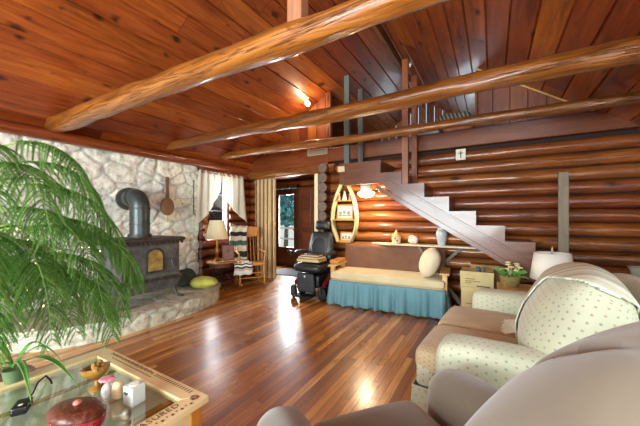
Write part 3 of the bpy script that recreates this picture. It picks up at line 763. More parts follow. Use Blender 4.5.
m = MB(); m.sheet(curtain(.47,1.07,0,0,2,lambda u: 1.80-.62*u**.9), 60, 16); m.build('right_swag', CURT, cu, smooth=180, solid=.004)
m = MB(); m.cyl((-.0,-.05,2.11),(-.0,1.12,2.11),.009,n=8); m.build('rod', BRASS, cu)
# side table with iron legs
tb = thing('side_table', 'low oval wooden side table on black scrolled iron legs under the window', 'table', (-4.27,3.64,0), R(20))
m = MB(); pts = [(.26*math.cos(2*math.pi*i/36),.30*math.sin(2*math.pi*i/36)) for i in range(36)]
m.prism(pts, .475, .5, 'Z'); m.build('tabletop', W_OAK, tb, smooth=0, bevel=.006)
for sy in (-1,1):
    m = MB()
    for sxn in (-1,1):
        m.tube([(sxn*.04,sy*.16,.475),(sxn*.12,sy*.17,.40),(sxn*.06,sy*.17,.28),(sxn*.05,sy*.17,.2),(sxn*.13,sy*.18,.08),(sxn*.18,sy*.18,.008)],.009,8)
        m.tube([(sxn*.02+.03*math.cos(a)*sxn,sy*.17,.34+.03*math.sin(a)) for a in [i*.45 for i in range(15)]],.006,6)
        m.tube([(sxn*.02+.04*math.cos(a)*sxn,sy*.17,.15+.035*math.sin(a)) for a in [i*.45 for i in range(15)]],.006,6)
    m.tube([(-.1,sy*.17,.24),(.1,sy*.17,.24)],.006,6); m.build('leg_frame', BLACK, tb)
m = MB(); m.cyl((0,-.17,.2),(0,.17,.2),.008,n=8); m.build('stretcher', BLACK, tb)
m = MB(); m.prism([(p[0]*.8,p[1]*.8) for p in pts], .40, .474, 'Z'); m.build('apron', wood('apron_wood', S(70,36,22), S(104,58,36), S(126,76,50), 'X', 6, .5), tb, smooth=0)
la = thing('table_lamp', 'table lamp with cream pleated shade and brass stem under the window', 'lamp', (-4.31,3.57,.502))
m = MB(); m.lathe([(.004,0),(.085,0),(.085,.015),(.04,.04),(.02,.07),(.035,.13),(.045,.17),(.025,.24),(.014,.28),(.014,.46),(.004,.46)], (0,0,0), 20); m.build('stem', BRASS, la)
m = MB(); pr = [(.195,.40),(.12,.735)]; vs = []; n_ = 72
for (q, z) in pr:
    for k in range(n_):
        rr = q*(1+.022*(1 if k % 2 else -1)); vs.append((rr*math.cos(2*math.pi*k/n_), rr*math.sin(2*math.pi*k/n_), z))
m.add(vs, [(k,(k+1)%n_,n_+(k+1)%n_,n_+k) for k in range(n_)]); m.build('lamp_shade', M('pleated_shade', S(226,216,176), S(236,228,192), 4, .9), la, smooth=0, solid=.004)
pf = thing('picture_frame', 'reddish-grey framed picture leaning tilted on the side table', 'picture', (-4.13,3.68,.505), R(62))
tl = rotx(-14)
m = MB(); m.box(tl @ Vector((0,0,.145)),(.22,.018,.285),tl); m.build('frame', M('frame_brown', S(96,66,58), rough=.5), pf, smooth=0, bevel=.004)
m = MB(); m.box(tl @ Vector((0,-.011,.145)),(.185,.004,.25),tl); m.build('picture', M('rosy_print', S(128,96,92), S(160,124,116), 9, .6), pf, smooth=0)
m = MB(); m.cyl((0,.012,.2),(0,.1,.002),.006,n=8); m.build('stand', BLACK, pf)
# rocking chair
rc = thing('rocking_chair', 'oak rocking chair with shaped headrest beside the window', 'chair', (-4.02,4.11,0), R(56))
# local: front is -y
for sxn in (-1,1):
    m = MB(); m.tube([(sxn*.23,-.42+.90*i/14,.02+.30*((i/14-.5)**2)) for i in range(15)],.016,8); m.build('rocker', W_OAK, rc)
    m = MB(); m.tube([(sxn*.23,-.22,.055),(sxn*.22,-.21,.40),(sxn*.245,-.215,.62)],[.016,.022,.015],10); m.build('leg', W_OAK, rc)
    m = MB(); m.tube([(sxn*.22,.2,.05),(sxn*.205,.19,.40)],[.016,.02],10); m.build('leg', W_OAK, rc)
    m = MB(); m.tube([(sxn*.255,-.27,.635),(sxn*.25,-.1,.635),(sxn*.225,.22,.66)],.02,10,flat=.6); m.build('arm', W_OAK, rc)
    m = MB(); m.tube([(sxn*.21,.19,.40),(sxn*.23,.27,.75),(sxn*.22,.36,1.03)],.016,10); m.build('back_post', W_OAK, rc)
    m = MB(); m.cyl((sxn*.228,-.21,.22),(sxn*.213,.195,.22),.011,n=8); m.build('stretcher', W_OAK, rc)
for zz in (.17,.26): m = MB(); m.cyl((-.228,-.215,zz),(.228,-.215,zz),.011,n=8); m.build('stretcher', W_OAK, rc)
m = MB(); m.soft((0,-.01,.41),(.5,.48,.04),.018,8); m.build('seat', W_OAK, rc)
for i in range(5): q = -.13+.065*i; m = MB(); m.tube([(q,.2,.42),(q,.275,.72),(q,.335,.94)],.009,8); m.build('spindle', W_OAK, rc)
m = MB(); m.soft((0,.355,1.0),(.52,.03,.22),.09,10,warp=lambda p: Vector((p.x,p.y+.12*p.x*p.x,p.z*(1-.9*abs(p.x)**1.4)))); m.build('headrest', W_OAK, rc)
af = MB()
def afg(u, v):
    x = -.31+.33*u
    pth = [(.42,.72),(.385,1.02),(.36,1.12),(.33,1.115),(.305,1.03),(.25,.78),(.17,.46),(.05,.445),(-.15,.445),(-.255,.44),(-.29,.36),(-.285,.24)]
    q = v*(len(pth)-1); i = min(int(q), len(pth)-2); f = q-i
    y = pth[i][0]*(1-f)+pth[i+1][0]*f; z = pth[i][1]*(1-f)+pth[i+1][1]*f
    return (x-.0+.02*math.sin(v*9)-.05*v, y+.008*math.sin(u*16+v*5)-.006, z+.008*math.sin(u*13)+.008)
af.sheet(afg, 16, 66, uvs=(1,1))
AFG = stripes('afghan_stripes', [S(214,214,204),S(214,214,204),S(40,48,54),S(206,204,196),S(64,104,92),S(222,220,208),S(52,60,66),S(226,222,206),S(40,48,54),S(186,170,150)], 1, 3.2)
o = af.build('afghan_throw', AFG, smooth=180, solid=.008, loc=(-4.02,4.11,0), rot=(0,0,R(56))); tag(o, 'striped white, black and green afghan draped over the rocking chair', 'blanket')

# ------------------------------------------------------------------ power wheelchair
wc = thing('power_wheelchair', 'black power wheelchair with red wheel guards between doorway and daybed', 'wheelchair', (-2.515,3.98,0), R(2))
RED = M('red_shroud', S(120,20,26), None, 5, .3, 0, .5)
def wheel(x, y, r_, w_, a_=0):
    m = MB(); n_ = 24; pr_ = [(r_*.62,-w_/2),(r_*.9,-w_/2),(r_,-w_*.3),(r_,w_*.3),(r_*.9,w_/2),(r_*.62,w_/2)]
    Q = rotz(a_); m.lathe(pr_, (x,y,r_), n_, rot=Q @ roty(90)); o = m.build('wheel', RUBBER, wc)
    m = MB(); m.lathe([(.004,-w_*.54),(r_*.3,-w_*.54),(r_*.3,w_*.54),(.004,w_*.54)], (x,y,r_), 14, rot=Q @ roty(90))
    for k in range(5):
        a = 2*math.pi*k/5; e_ = Q @ Vector((0,r_*.64*math.cos(a),r_*.64*math.sin(a))); m.cyl((x,y,r_),(x+e_.x,y+e_.y,r_+e_.z),.013,n=6)
    m.build('hub', CHROME, o)
for q in (-1,1):
    wheel(q*.26,-.16,.105,.055,55); wheel(q*.25,.12,.16,.07); wheel(q*.22,.40,.09,.05)
    m = MB(); m.tube([(q*.26,-.10,.225),(q*.255,0,.26),(q*.24,.16,.33),(q*.23,.3,.26)],[.03,.045,.05,.03],10); m.build('wheel_guard', RED, wc)
    m = MB(); m.tube([(q*.20,-.09,.14),(q*.215,-.16,.2),(q*.22,-.16,.11)],.018,8); m.build('caster_fork', CHROME if q < 0 else BLACK, wc)
    m = MB(); m.tube([(q*.2,.25,.46),(q*.27,.28,.5),(q*.28,.26,.70)],.014,8); m.build('arm_post', BLACK, wc)
    m = MB(); m.soft((q*.28,.08,.715),(.075,.36,.045),.02,6); m.build('armrest', LEATHER, wc)
m = MB(); m.soft((0,.14,.28),(.38,.52,.22),.05,8); m.build('base', BLACK, wc)
m = MB(); m.soft((0,-.20,.27),(.30,.06,.30),.03,8,rot=rotx(6)); fpn = m.build('front_panel', M('mesh_pouch', S(40,44,48), S(62,66,70), 60, .7), wc)
m = MB(); m.b2((-.012,-.242,.36),(.012,-.232,.39)); m.build('badge', WHITE, fpn, smooth=0)
m = MB(); m.b2((-.15,-.36,.07),(.15,-.16,.09)); m.build('footplate', BLACK, wc, smooth=0, bevel=.008)
m = MB(); m.cyl((0,.14,.38),(0,.14,.44),.06); m.build('seat_post', BLACK, wc)
m = MB(); m.soft((0,.02,.495),(.48,.48,.13),.055,12,(0,.02,.02)); m.build('seat', LEATHER, wc)
rb = rotx(-10)
m = MB(); m.soft((0,.30,.80),(.46,.11,.50),.055,12,(0,.03,0),rot=rb,warp=lambda p: Vector((p.x*(1-.18*max(0,p.z/.25)),p.y,p.z))); bk = m.build('backrest', LEATHER, wc)
m = MB(); m.tube([(-.13,.215,.66),(-.145,.225,.80),(-.11,.25,.92),(0,.262,.97),(.11,.25,.92),(.145,.225,.80),(.13,.215,.66)],.016,8); m.build('padding_seam', M('seam_leather', S(62,66,68), rough=.45), bk)
m = MB(); m.cyl((0,.36,1.0),(0,.37,1.14),.015); m.build('headrest_post', BLACK, wc)
m = MB(); m.soft((0,.35,1.155),(.27,.09,.16),.045,10,(0,.02,0),rot=rb); m.build('headrest', LEATHER, wc)
m = MB(); m.tube([(-.28,-.06,.70),(-.29,-.16,.69),(-.29,-.2,.71)],.016,8); m.soft((-.29,-.2,.735),(.08,.10,.05),.018,5); m.cyl((-.29,-.2,.75),(-.29,-.205,.81),.007,.011,8); m.build('joystick', BLACK, wc)
bks = [('tan hardcover book at bottom of the pile on the wheelchair seat',(.40,.30,.045),S(172,142,70),.02),('brown book in middle of the pile on the wheelchair seat',(.36,.28,.035),S(132,84,44),-.1),('dark slim book on top of the pile on the wheelchair seat',(.30,.24,.028),S(58,44,38),.12)]
z = .585
for lb, d, c_, a in bks:
    bo = thing('book', lb, 'book', (-2.515,3.97,z), R(2)+a, 'books on the wheelchair seat')
    m = MB(); m.b2((-d[0]/2,-d[1]/2,0),(d[0]/2,d[1]/2,.004)); m.b2((-d[0]/2,-d[1]/2,d[2]-.004),(d[0]/2,d[1]/2,d[2])); m.b2((-d[0]/2,-d[1]/2,.004),(-d[0]/2+.005,d[1]/2,d[2]-.004)); m.build('cover', M('book_cloth', c_, rough=.6), bo, smooth=0)
    m = MB(); m.b2((-d[0]/2+.005,-d[1]/2+.006,.0042),(d[0]/2-.006,d[1]/2-.006,d[2]-.0042)); m.build('pages', M('pages', S(214,196,150), rough=.9), bo, smooth=0)
    z += d[2]+.001
# ------------------------------------------------------------------ boat shaped wall shelf
sh = thing('boat_shelf', 'pale green boat-shaped shelf hanging on the log wall above the wheelchair', 'shelf', (-2.22,4.56,0))
GREENP = M('sage_paint', S(176,178,132), S(196,196,154), 6, .5)
GOLDW = wood('shelf_wood', S(160,100,44), S(206,142,72), S(220,164,96), 'X', 6, .45, .2)
zs = [.86+1.12*i/20 for i in range(21)]
hw = lambda z: .24*(1-abs((z-1.24)/.74)**2.1) if z > 1.24 else .24-.11*((1.24-z)/.38)**1.8
for q in (-1,1):
    m = MB(); vs = []
    for z in zs:
        w_ = max(hw(z), .004)
        vs += [(q*w_,-.06,z),(q*max(w_-.022,.001),-.06,z),(q*max(w_-.022,.001),.07,z),(q*w_,.07,z)]
    m.add(vs, [(i*4+k,i*4+(k+1)%4,i*4+4+(k+1)%4,i*4+4+k) for i in range(20) for k in range(4)]+[(0,1,2,3),(80,83,82,81)]); m.build('side', GREENP, sh, smooth=0, weld=True)
for z in (.87,1.25,1.58):
    m = MB(); w_ = hw(z)-.018; m.b2((-w_,-.055,z-.012),(w_,.07,z+.006)); m.build('shelf_board', GOLDW, sh, smooth=0)
def figurine(x, z, h, c1, c2, lb):
    f = thing('figurine', lb, 'figurine', (-2.22+x,4.56,z), 0, 'figurines on the top of the boat shelf')
    m = MB(); m.lathe([(.004,0),(h*.24,0),(h*.26,h*.1),(h*.2,h*.35),(h*.15,h*.55),(h*.1,h*.66),(.004,h*.68)], (0,0,0), 16); m.build('body', M('fig_body', c1, rough=.4), f)
    m = MB(); m.ell((0,0,h*.82),(h*.13,h*.13,h*.17),14); m.build('head', M('fig_head', c2, rough=.5), f)
figurine(-.105,1.5885,.13,S(206,160,120),S(220,190,160),'tan figurine at left on the top shelf of the boat shelf')
figurine(0,1.5885,.17,S(226,220,206),S(200,170,140),'tallest white figurine in the middle of the boat shelf top')
figurine(.105,1.5885,.12,S(220,150,110),S(226,196,170),'peach figurine at right on the top shelf of the boat shelf')
def frame(x, z, w_, h, lb, fc):
    f = thing('picture_frame', lb, 'picture', (-2.22+x,4.57,z), R(-4))
    a = rotx(-7); m = MB()
    for (c_, d) in (((0,0,.012),(w_,.016,.024)),((0,0,h-.012),(w_,.016,.024)),((-w_/2+.012,0,h/2),(.024,.016,h-.048)),((w_/2-.012,0,h/2),(.024,.016,h-.048))): m.box(a @ Vector(c_), d, a)
    m.build('frame', M('pic_frame', fc, rough=.5), f, smooth=0, bevel=.003)
    m = MB(); m.box(a @ Vector((0,.002,h/2)),(w_-.046,.006,h-.046),a); m.build('mount', M('pic_mount', S(232,226,214), rough=.6), f, smooth=0)
    m = MB()
    for i, q in enumerate((-.28,-.05,.2)): m.ell(a @ Vector((q*w_,-.004,h*(.42+.06*(i % 2)))),(w_*.09,.003,h*.12),10)
    m.b2((-w_*.36,-.008+.02*0,h*.22),(w_*.36,-.004,h*.3)); m.build('print', M('pic_print', S(120,116,112), S(170,160,150), 14, .7), f)
frame(0,1.2585,.33,.26,'larger white framed picture on the middle of the boat shelf',S(214,150,84))
frame(.03,.8785,.25,.16,'small wooden framed picture on the lowest board of the boat shelf',S(206,150,88))
# ------------------------------------------------------------------ daybed
DX, DY, DA = -2.085, 3.78, R(5.4)
db = thing('daybed', 'wooden daybed with teal ruffled skirt against the log wall', 'sofa', (DX,DY,0), DA)
L = 1.58
SKIRT = M('teal_cotton', S(100,146,158), S(114,160,170), 4, .9)
def skirt(u, v):
    P_ = [(0,.62),(0,0),(L,0),(L,.62)]; ln = [.62,L,.62]; s_ = u*sum(ln); i = 0
    while i < 2 and s_ > ln[i]: s_ -= ln[i]; i += 1
    f = s_/ln[i]; x = P_[i][0]*(1-f)+P_[i+1][0]*f; y = P_[i][1]*(1-f)+P_[i+1][1]*f
    nx, ny = [(-1,0),(0,-1),(1,0)][i]
    q = u*sum(ln)
    rip = (.030*math.sin(q*34+2.5*math.sin(q*5))+.014*math.sin(q*67+1.3))*v**.45+.032*v
    corner = 1
    return (x+nx*rip, y+ny*rip, .365-.352*v+.006*math.sin(q*27)*v)
m = MB(); m.sheet(skirt, 300, 12); m.build('skirt', SKIRT, db, smooth=180, solid=.006)
m = MB(); m.b2((.02,.02,.30),(L-.02,.64,.375)); m.build('bed_frame', W_MAPLE, db, smooth=0, bevel=.006)
for px in (.05, L-.05):
    for py in (.06,.6): m = MB(); m.b2((px-.03,py-.03,0),(px+.03,py+.03,.298)); m.build('leg', W_MAPLE, db, smooth=0)
MATT = dots('mattress_cloth', S(206,192,150), S(218,206,166), S(190,168,124), S(206,184,140), 30, .16)
m = MB(); m.soft((L/2,.27,.43),(L-.02,.56,.11),.035,12,(0,0,.012)); m.build('mattress', MATT, db)
m = MB(); m.soft((L/2,.60,.62),(L-.04,.09,.46),.04,14,(0,.0,0),warp=lambda p: Vector((p.x,p.y+.16*(p.z),p.z))); m.build('backrest', M('brown_upholstery', S(100,64,44), S(120,80,56), 6, .75, sheen=.2), db)
ARMW = W_MAPLE; ARML = wood('arm_plank', S(140,76,36), S(190,118,62), S(208,144,88), 'Y', 6, .45, .2)
for q, xx in ((-1,.012),(1,L-.012)):
    mt = ARML if q < 0 else W_MAPLE
    m = MB(); m.b2((xx-.06,.03,.55),(xx+.06,.56,.575)); ar = m.build('arm', W_MAPLE, db, smooth=0, bevel=.008)
    for py in (.10,.52): m = MB(); m.b2((xx-.03,py-.03,.30),(xx+.03,py+.03,.549)); m.build('arm_support', W_MAPLE, ar, smooth=0, bevel=.005)
    m = MB(); m.b2((xx-.015,.13,.42),(xx+.015,.49,.49)); m.build('arm_rail', mt, ar, smooth=0, bevel=.004)
# bread-board like flat arm extension at the left with warm planks
m = MB(); m.b2((-.06,.14,.577),(.07,.50,.635)); o = m.build('wooden_box', ARML, smooth=0, bevel=.006, loc=(DX,DY,0), rot=(0,0,DA)); 
o.location = (DX,DY,0); tag(o, 'orange-brown flat wooden box resting on left arm of the daybed', 'box')
PIL = dots('pillow_cloth', S(220,204,168), S(230,216,184), S(196,176,136), S(206,186,150), 34, .2)
m = MB(); m.soft((0,0,0),(.16,.42,.36),.08,12,(.05,.02,.02)); o = m.build('pillow', PIL, loc=(DX+1.35,DY+.36,.685), rot=(0,R(20),DA+R(4)))
tag(o, 'plump cream pillow propped at right end of the daybed', 'pillow')
# ------------------------------------------------------------------ ironing board used as a shelf
ib = thing('ironing_board', 'old wooden ironing board used as a shelf behind the daybed', 'table', (0,4.53,0))
m = MB(); pts = [(-.13,-.12),(-.13,.12),(-1.35,.12),(-1.55,.09),(-1.68,.04),(-1.71,0),(-1.68,-.04),(-1.55,-.09),(-1.35,-.12)]
m.prism(pts, .862, .885, 'Z'); m.build('board', M('pale_board', S(206,192,160), S(222,210,182), 6, .5), ib, smooth=0, bevel=.004)
def bar(mm, a, b, w_, th_):
    a, b = Vector(a), Vector(b); d = (b-a).normalized(); n_ = Vector((-d.z,0,d.x))*w_/2; t_ = Vector((0,th_/2,0))
    q = [a-n_-t_, b-n_-t_, b+n_-t_, a+n_-t_]; q2 = [p+2*t_ for p in q]
    mm.add(q+q2, [(0,1,2,3),(7,6,5,4),(0,4,5,1),(3,2,6,7),(0,3,7,4),(1,5,6,2)])
for a, b, y in (((-.37,.0,.86),(-1.25,.0,.02),.078),((-1.02,.0,.86),(-.40,0,.02),.104),((-.95,.0,.86),(-.34,0,.04),-.10)):
    m = MB(); bar(m, (a[0],y,a[2]), (b[0],y,b[2]), .045, .02); m.build('leg', W_GREYB, ib, smooth=0, bevel=.004)
m = MB(); m.cyl((-.42,-.11,.05),(-.42,.115,.05),.012,n=8); m.build('stretcher', W_GREYB, ib)
bh = thing('birdhouse', 'small cream birdhouse with round hole on the ironing board', 'birdhouse', (-1.30,4.52,.886), R(10))
m = MB(); m.lathe([(.004,0),(.06,0),(.068,.03),(.068,.10),(.05,.13),(.004,.14)], (0,0,0), 20); m.build('body', M('bh_body', S(214,190,140), S(226,204,160), 9, .6), bh)
m = MB(); m.lathe([(.075,.105),(.078,.115),(.03,.165),(.012,.19),(.012,.21),(.004,.215)], (0,0,0), 20); m.build('roof', M('bh_roof', S(196,168,116), rough=.6), bh)
for zz, xx in ((.075,-.012),(.045,.02)): m = MB(); m.lathe([(.004,0),(.013,0),(.013,.006),(.004,.006)], (xx,-.066,zz), 12, rot=rotx(90)); m.build('hole', M('bh_hole', S(60,44,34), rough=.8), bh)
m = MB()
for i in range(7): m.ell((.05*math.cos(i*.9)*(.4+.1*i/2)-.02,.03*math.sin(i*.9),.05+.013*(i % 4)),(.05,.04,.045),12)
o = m.build('seashell', M('pink_shell', S(226,206,190), S(238,226,214), 14, .5), loc=(-1.02,4.52,.888)); tag(o, 'lumpy white and pink shell on the middle of the ironing board', 'shell')
ja = thing('ginger_jar', 'tall grey-white lidded jar on right end of the ironing board', 'jar', (-.64,4.53,.886))
JAR = M('jar_glaze', S(168,172,178), S(190,194,198), 12, .3, 0, .3)
m = MB(); m.lathe([(.004,0),(.05,0),(.055,.02),(.074,.12),(.078,.18),(.066,.215),(.05,.225),(.05,.235),(.004,.235)], (0,0,0), 24); m.build('body', JAR, ja)
m = MB(); m.lathe([(.056,.232),(.056,.25),(.036,.268),(.014,.274),(.014,.285),(.02,.295),(.004,.30)], (0,0,0), 20); m.build('lid', JAR, ja)

# ------------------------------------------------------------------ porch rail and trees outside the hall door
pr = thing('porch_railing', 'white porch railing seen through the glass hall door', 'railing', (-5.2,7.6,0))
m = MB(); m.b2((-1.2,-.03,.92),(1.6,.03,.98)); m.build('top_rail', WHITE, pr, smooth=0)
m = MB(); m.b2((-1.2,-.02,.58),(1.6,.02,.63)); m.b2((-1.2,-.02,.22),(1.6,.02,.27)); m.build('rail', WHITE, pr, smooth=0)
for x in (-1.1,.2,1.5): m = MB(); m.b2((x-.04,-.04,-.1),(x+.04,.04,1.02)); m.build('post', WHITE, pr, smooth=0)
def tree(x, y, h, r_, lb, seed, mt):
    t_ = thing('garden_tree', lb, 'tree', (x,y,-.4)); rr = random.Random(seed)
    m = MB(); m.tube([(0,0,0),(.05,0,h*.4),(0,.05,h*.8)],[.12,.09,.04],10); m.build('trunk', M('tree_bark', S(80,70,60), S(110,98,84), 12, .9), t_)
    m = MB()
    for k in range(900):
        v = Vector((rr.gauss(0,1),rr.gauss(0,1),rr.gauss(0,1))).normalized(); v *= r_*rr.uniform(.5,1)
        c_ = Vector((v.x,v.y,v.z*1.1+h*.72)); a = Vector((rr.gauss(0,1),rr.gauss(0,1),rr.gauss(0,1))).normalized(); b = a.orthogonal().normalized()
        m.add([c_-a*.16,c_+b*.08,c_+a*.16,c_-b*.08],[(0,1,2,3)],0,rr.random())
    m.build('crown', mt, t_, smooth=0)
TL = M('blue_green_leaf', S(60,128,128), S(100,168,164), 3, .7)
tree(-8.15,10.6,3.2,.95,'blue-green leafy tree standing outside beyond the hall door',1,TL)
# ------------------------------------------------------------------ loveseat
NC = ((.125,-.235,.695),(.30,.80,.54),.12,(.05,.03,.06))
SD = dots('loveseat_cloth', S(188,194,168), S(204,206,180), S(120,140,128), S(170,142,128), 25, .15)
SEATC = dots('seat_cloth', S(188,166,128), S(204,184,148), S(168,140,112), S(178,148,120), 34, .22)
so = thing('loveseat', 'cream loveseat dotted with small teal and rose motifs, facing the stove', 'sofa', (.2535,2.3587,0), R(-4.5))
for y, z in ((-.66,0),(.66,0)): pass
m = MB(); m.soft((.2,0,.24),(1.1,1.4,.26),.04,10); m.build('base', SD, so)
m = MB(); m.soft((-.575,.02,.315),(.12,1.14,.17),.04,12,(.01,0,0)); m.build('front_rail', SD, so)
m = MB()
def sk(u, v):
    P_ = [(-.50,-.56),(-.645,-.56),(-.645,.60),(-.50,.60)]; ln = [.145,1.16,.145]; s_ = u*sum(ln); i = 0
    while i < 2 and s_ > ln[i]: s_ -= ln[i]; i += 1
    f = s_/ln[i]; x = P_[i][0]*(1-f)+P_[i+1][0]*f; y = P_[i][1]*(1-f)+P_[i+1][1]*f
    nx, ny = [(0,-1),(-1,0),(0,1)][i]; rip = .02*v+.006*math.sin(u*60)*v
    return (x+nx*rip, y+ny*rip, .245-.235*v)
m.sheet(sk, 120, 6, uvs=(1.45,.24)); m.build('skirt', SD, so, smooth=60, solid=.006)
for yy, lx in ((-.655,0),(.655,0)):
    m = MB(); m.soft((.13,yy,.335),(1.17,.25,.58),.065,14,(.02,.015,.02)); m.build('arm', SD, so)
    m = MB(); m.soft((.13,yy,.13),(1.14,.25,.24),.02,6); m.build('arm_skirt', SD, so)
for yy in (-.265,.305):
    m = MB(); m.soft((-.28,yy,.395),(.72,.57,.15),.055,12,(.012,.006,.025)); m.build('seat_cushion', SEATC, so)
m = MB(); m.soft((.44,0,.54),(.24,1.36,.68),.11,12,(.02,0,.04),rot=roty(12)); m.build('backrest', SD, so)
m = MB(); m.soft(*NC[:3],14,NC[3],rot=roty(24)); m.build('back_cushion', SD, so)
m = MB(); m.soft((.19,.38,.64),(.26,.56,.46),.12,14,(.04,.03,.03),rot=roty(24)); m.build('back_cushion', SD, so)
# fringed throw over the middle of the back
th = thing('throw_blanket', 'cream fringed throw draped over the middle of the loveseat back', 'blanket', (.2535,2.3587,0), R(-4.5))
TH = stripes('throw_weave', [S(206,206,186),S(218,218,200),S(196,196,174),S(222,222,206),S(190,190,166)], 0, 5., .95, .5)
q_ = MB(); q_.soft(NC[0],tuple(v+.022 for v in NC[1]),NC[2]+.011,44,NC[3],rot=roty(24))
m = MB(); keep = {}; used = []
inv = roty(-24)
def inthrow(c):
    l = inv @ (Vector(c)-Vector(NC[0])); y = l.y; z = l.z
    wob = .02*math.sin(l.z*22)+.012*math.sin(l.z*51+l.x*30)
    edge = .06-.12*max(0,(z+.1)/.36)**1.5-.26*max(0,(z-.17)/.1 if z > .17 else 0)*(1 if l.x < .16 else 1.4)
    return y+wob > edge and z > -.235 and l.x < .175
for f, uv in zip(q_.f, q_.uv):
    c = [sum(q_.v[k][a] for k in f)/len(f) for a in range(3)]
    if inthrow(c):
        m.add([q_.v[k] for k in f], [tuple(range(len(f)))], 0, .5, [(q_.v[k][1]*1.0+q_.v[k][0]*.25, q_.v[k][2]) for k in f])
m.build('cloth', TH, th, smooth=180, solid=.008, weld=True)
m = MB()
for i in range(60):
    rr = random.Random(i); yl = .05+.33*i/59
    a = Vector(NC[0])+roty(24) @ Vector((-.17+.05*max(0,(yl-.3)/.1)**2, yl, -.215)); m.tube([a, a+Vector((-.03,rr.uniform(-.01,.01),-.012)), a+Vector((-.065+rr.uniform(-.02,.015),rr.uniform(-.03,.02),-.02))], .0026, 5)
m.build('fringe', M('fringe_yarn', S(214,206,186), rough=.95), th)

# ------------------------------------------------------------------ recliner in the foreground
SU = M('taupe_suede', S(102,91,76), S(122,109,92), 3.2, .8, 0, 0, .25, 14, sheen=.5)
RCX, RCY, RCR = -.135, .857, R(50.7)
rl = thing('recliner', 'taupe suede recliner with rounded back in the near right foreground', 'armchair', (RCX,RCY,0), RCR)
m = MB(); m.soft((0,.02,.19),(.66,.78,.34),.05,8); m.build('base', SU, rl)
for q in (-1,1):
    m = MB(); m.soft((q*.375+.015,.03,.385),(.20,.80,.53),.098,16,(.012,.02,.012),warp=lambda p: Vector((p.x,p.y,p.z-.05*max(0,p.y)*2 if p.z > 0 else p.z))); m.build('arm', SU, rl)
m = MB(); m.soft((0,.14,.40),(.53,.62,.19),.075,14,(0,.02,.03)); m.build('seat_cushion', SU, rl)
m = MB(); m.soft((0,.435,.25),(.54,.07,.30),.03,8,(0,.02,0)); m.build('footrest', SU, rl)
def bw(p):
    x = p.x-.02; z = p.z
    if z > -.1:
        z -= .24*min(1.3,abs(x)/.37)**2.6*((z+.1)/.42)
    fx_ = p.x-.10*(z-.1)
    fold = -.022*max(0,math.sin(fx_*40+1))**7*max(0,min(1,(z+.25)*4))*max(0,min(1,(.42-z)*5))*(1 if p.y > -.05 else .4)
    return Vector((p.x, p.y+fold, z+fold*.7))
m = MB(); m.soft((.10,-.37,.755),(.84,.27,.66),.13,64,(.02,.05,.05),rot=rotx(13),warp=bw); m.build('backrest', SU, rl)

# ------------------------------------------------------------------ cream coffee table with glass top
ct = thing('coffee_table', 'cream stencilled coffee table with a glass top, in left foreground', 'table', (-1.64,.46,0))
hx, hy, fw_ = .50, .44, .088
TOPC = M('cream_top', S(230,202,146), S(238,214,164), 7, .45, 0, .2)
m = MB()
o_ = [(-hx,-hy),(hx,-hy),(hx,hy),(-hx,hy)]; i_ = [(-hx+fw_,-hy+fw_),(hx-fw_,-hy+fw_),(hx-fw_,hy-fw_),(-hx+fw_,hy-fw_)]
for k in range(4):
    j = (k+1) % 4; m.prism([o_[k],o_[j],i_[j],i_[k]], .42, .45, 'Z')
m.build('top_frame', TOPC, ct, smooth=0, bevel=.004)
m = MB(); m.b2((-hx+fw_-.004,-hy+fw_-.004,.434),(hx-fw_+.004,hy-fw_+.004,.441)); m.build('glass_top', glass('table_glass', (.95,.99,.96,1), .12), ct, smooth=0)
m = MB()
for (a, b) in (((-hx+.05,-hy+.03),(hx-.05,-hy+.05)),((-hx+.05,hy-.05),(hx-.05,hy-.03)),((-hx+.03,-hy+.05),(-hx+.05,hy-.05)),((hx-.05,-hy+.05),(hx-.03,hy-.05))):
    m.b2((a[0],a[1],.24),(b[0],b[1],.419))
m.build('apron', CREAM, ct, smooth=0)
LEGO = wood('orange_leg', S(168,92,32), S(206,128,56), S(222,150,78), 'Z', 6, .4, .3)
for a in (-1,1):
    for b in (-1,1):
        m = MB(); m.b2((a*(hx-.05)-.028,b*(hy-.05)-.028,0),(a*(hx-.05)+.028,b*(hy-.05)+.028,.418)); m.build('leg', LEGO, ct, smooth=0, bevel=.005)
TRAY = M('tray_paint', S(224,232,212), S(238,242,228), 4, .6)
m = MB(); m.b2((-hx+.055,-hy+.055,.385),(hx-.055,hy-.055,.40)); tr = m.build('display_tray', TRAY, ct, smooth=0)
for k, x in enumerate((-.22,.08,.33)): m = MB(); m.b2((x-.01,-hy+.06,.401),(x+.01,hy-.06,.412)); m.build('divider', W_OAK, tr, smooth=0)
m = MB(); m.b2((.30,.10,.401),(.40,.33,.408)); m.build('olive_panel', M('olive_panel', S(150,142,70), S(168,160,90), 10, .7), tr, smooth=0)
INK = M('stencil_ink', S(104,72,44), rough=.7); INKG = M('stencil_green', S(92,104,92), rough=.7); INKR = M('stencil_rose', S(170,112,104), rough=.7)
fc = bpy.data.curves.new('lettering', 'FONT'); fc.body = 'TREASURED'; fc.size = .042; fc.align_x = 'RIGHT'; fc.space_character = 1.12; fc.extrude = .0004
to = bpy.data.objects.new('tmp_text', fc); COL.objects.link(to)
dg = bpy.context.evaluated_depsgraph_get(); me = bpy.data.meshes.new_from_object(to.evaluated_get(dg)); bpy.data.objects.remove(to)
me.materials.clear(); me.materials.append(INK)
lo = bpy.data.objects.new('lettering', me); COL.objects.link(lo); lo.parent = ct; lo.location = (hx-.048,.325,.4512); lo.rotation_euler = (0,0,R(90))
m = MB()
for i in range(34):
    y = -.36+.72*i/33; s_ = .008 if i % 2 else .0055; x = hx-.024+(.004 if i % 2 else -.003)
    m.prism([(x-s_,y),(x,y-s_),(x+s_,y),(x,y+s_)], .4502, .4510, 'Z', i % 2)
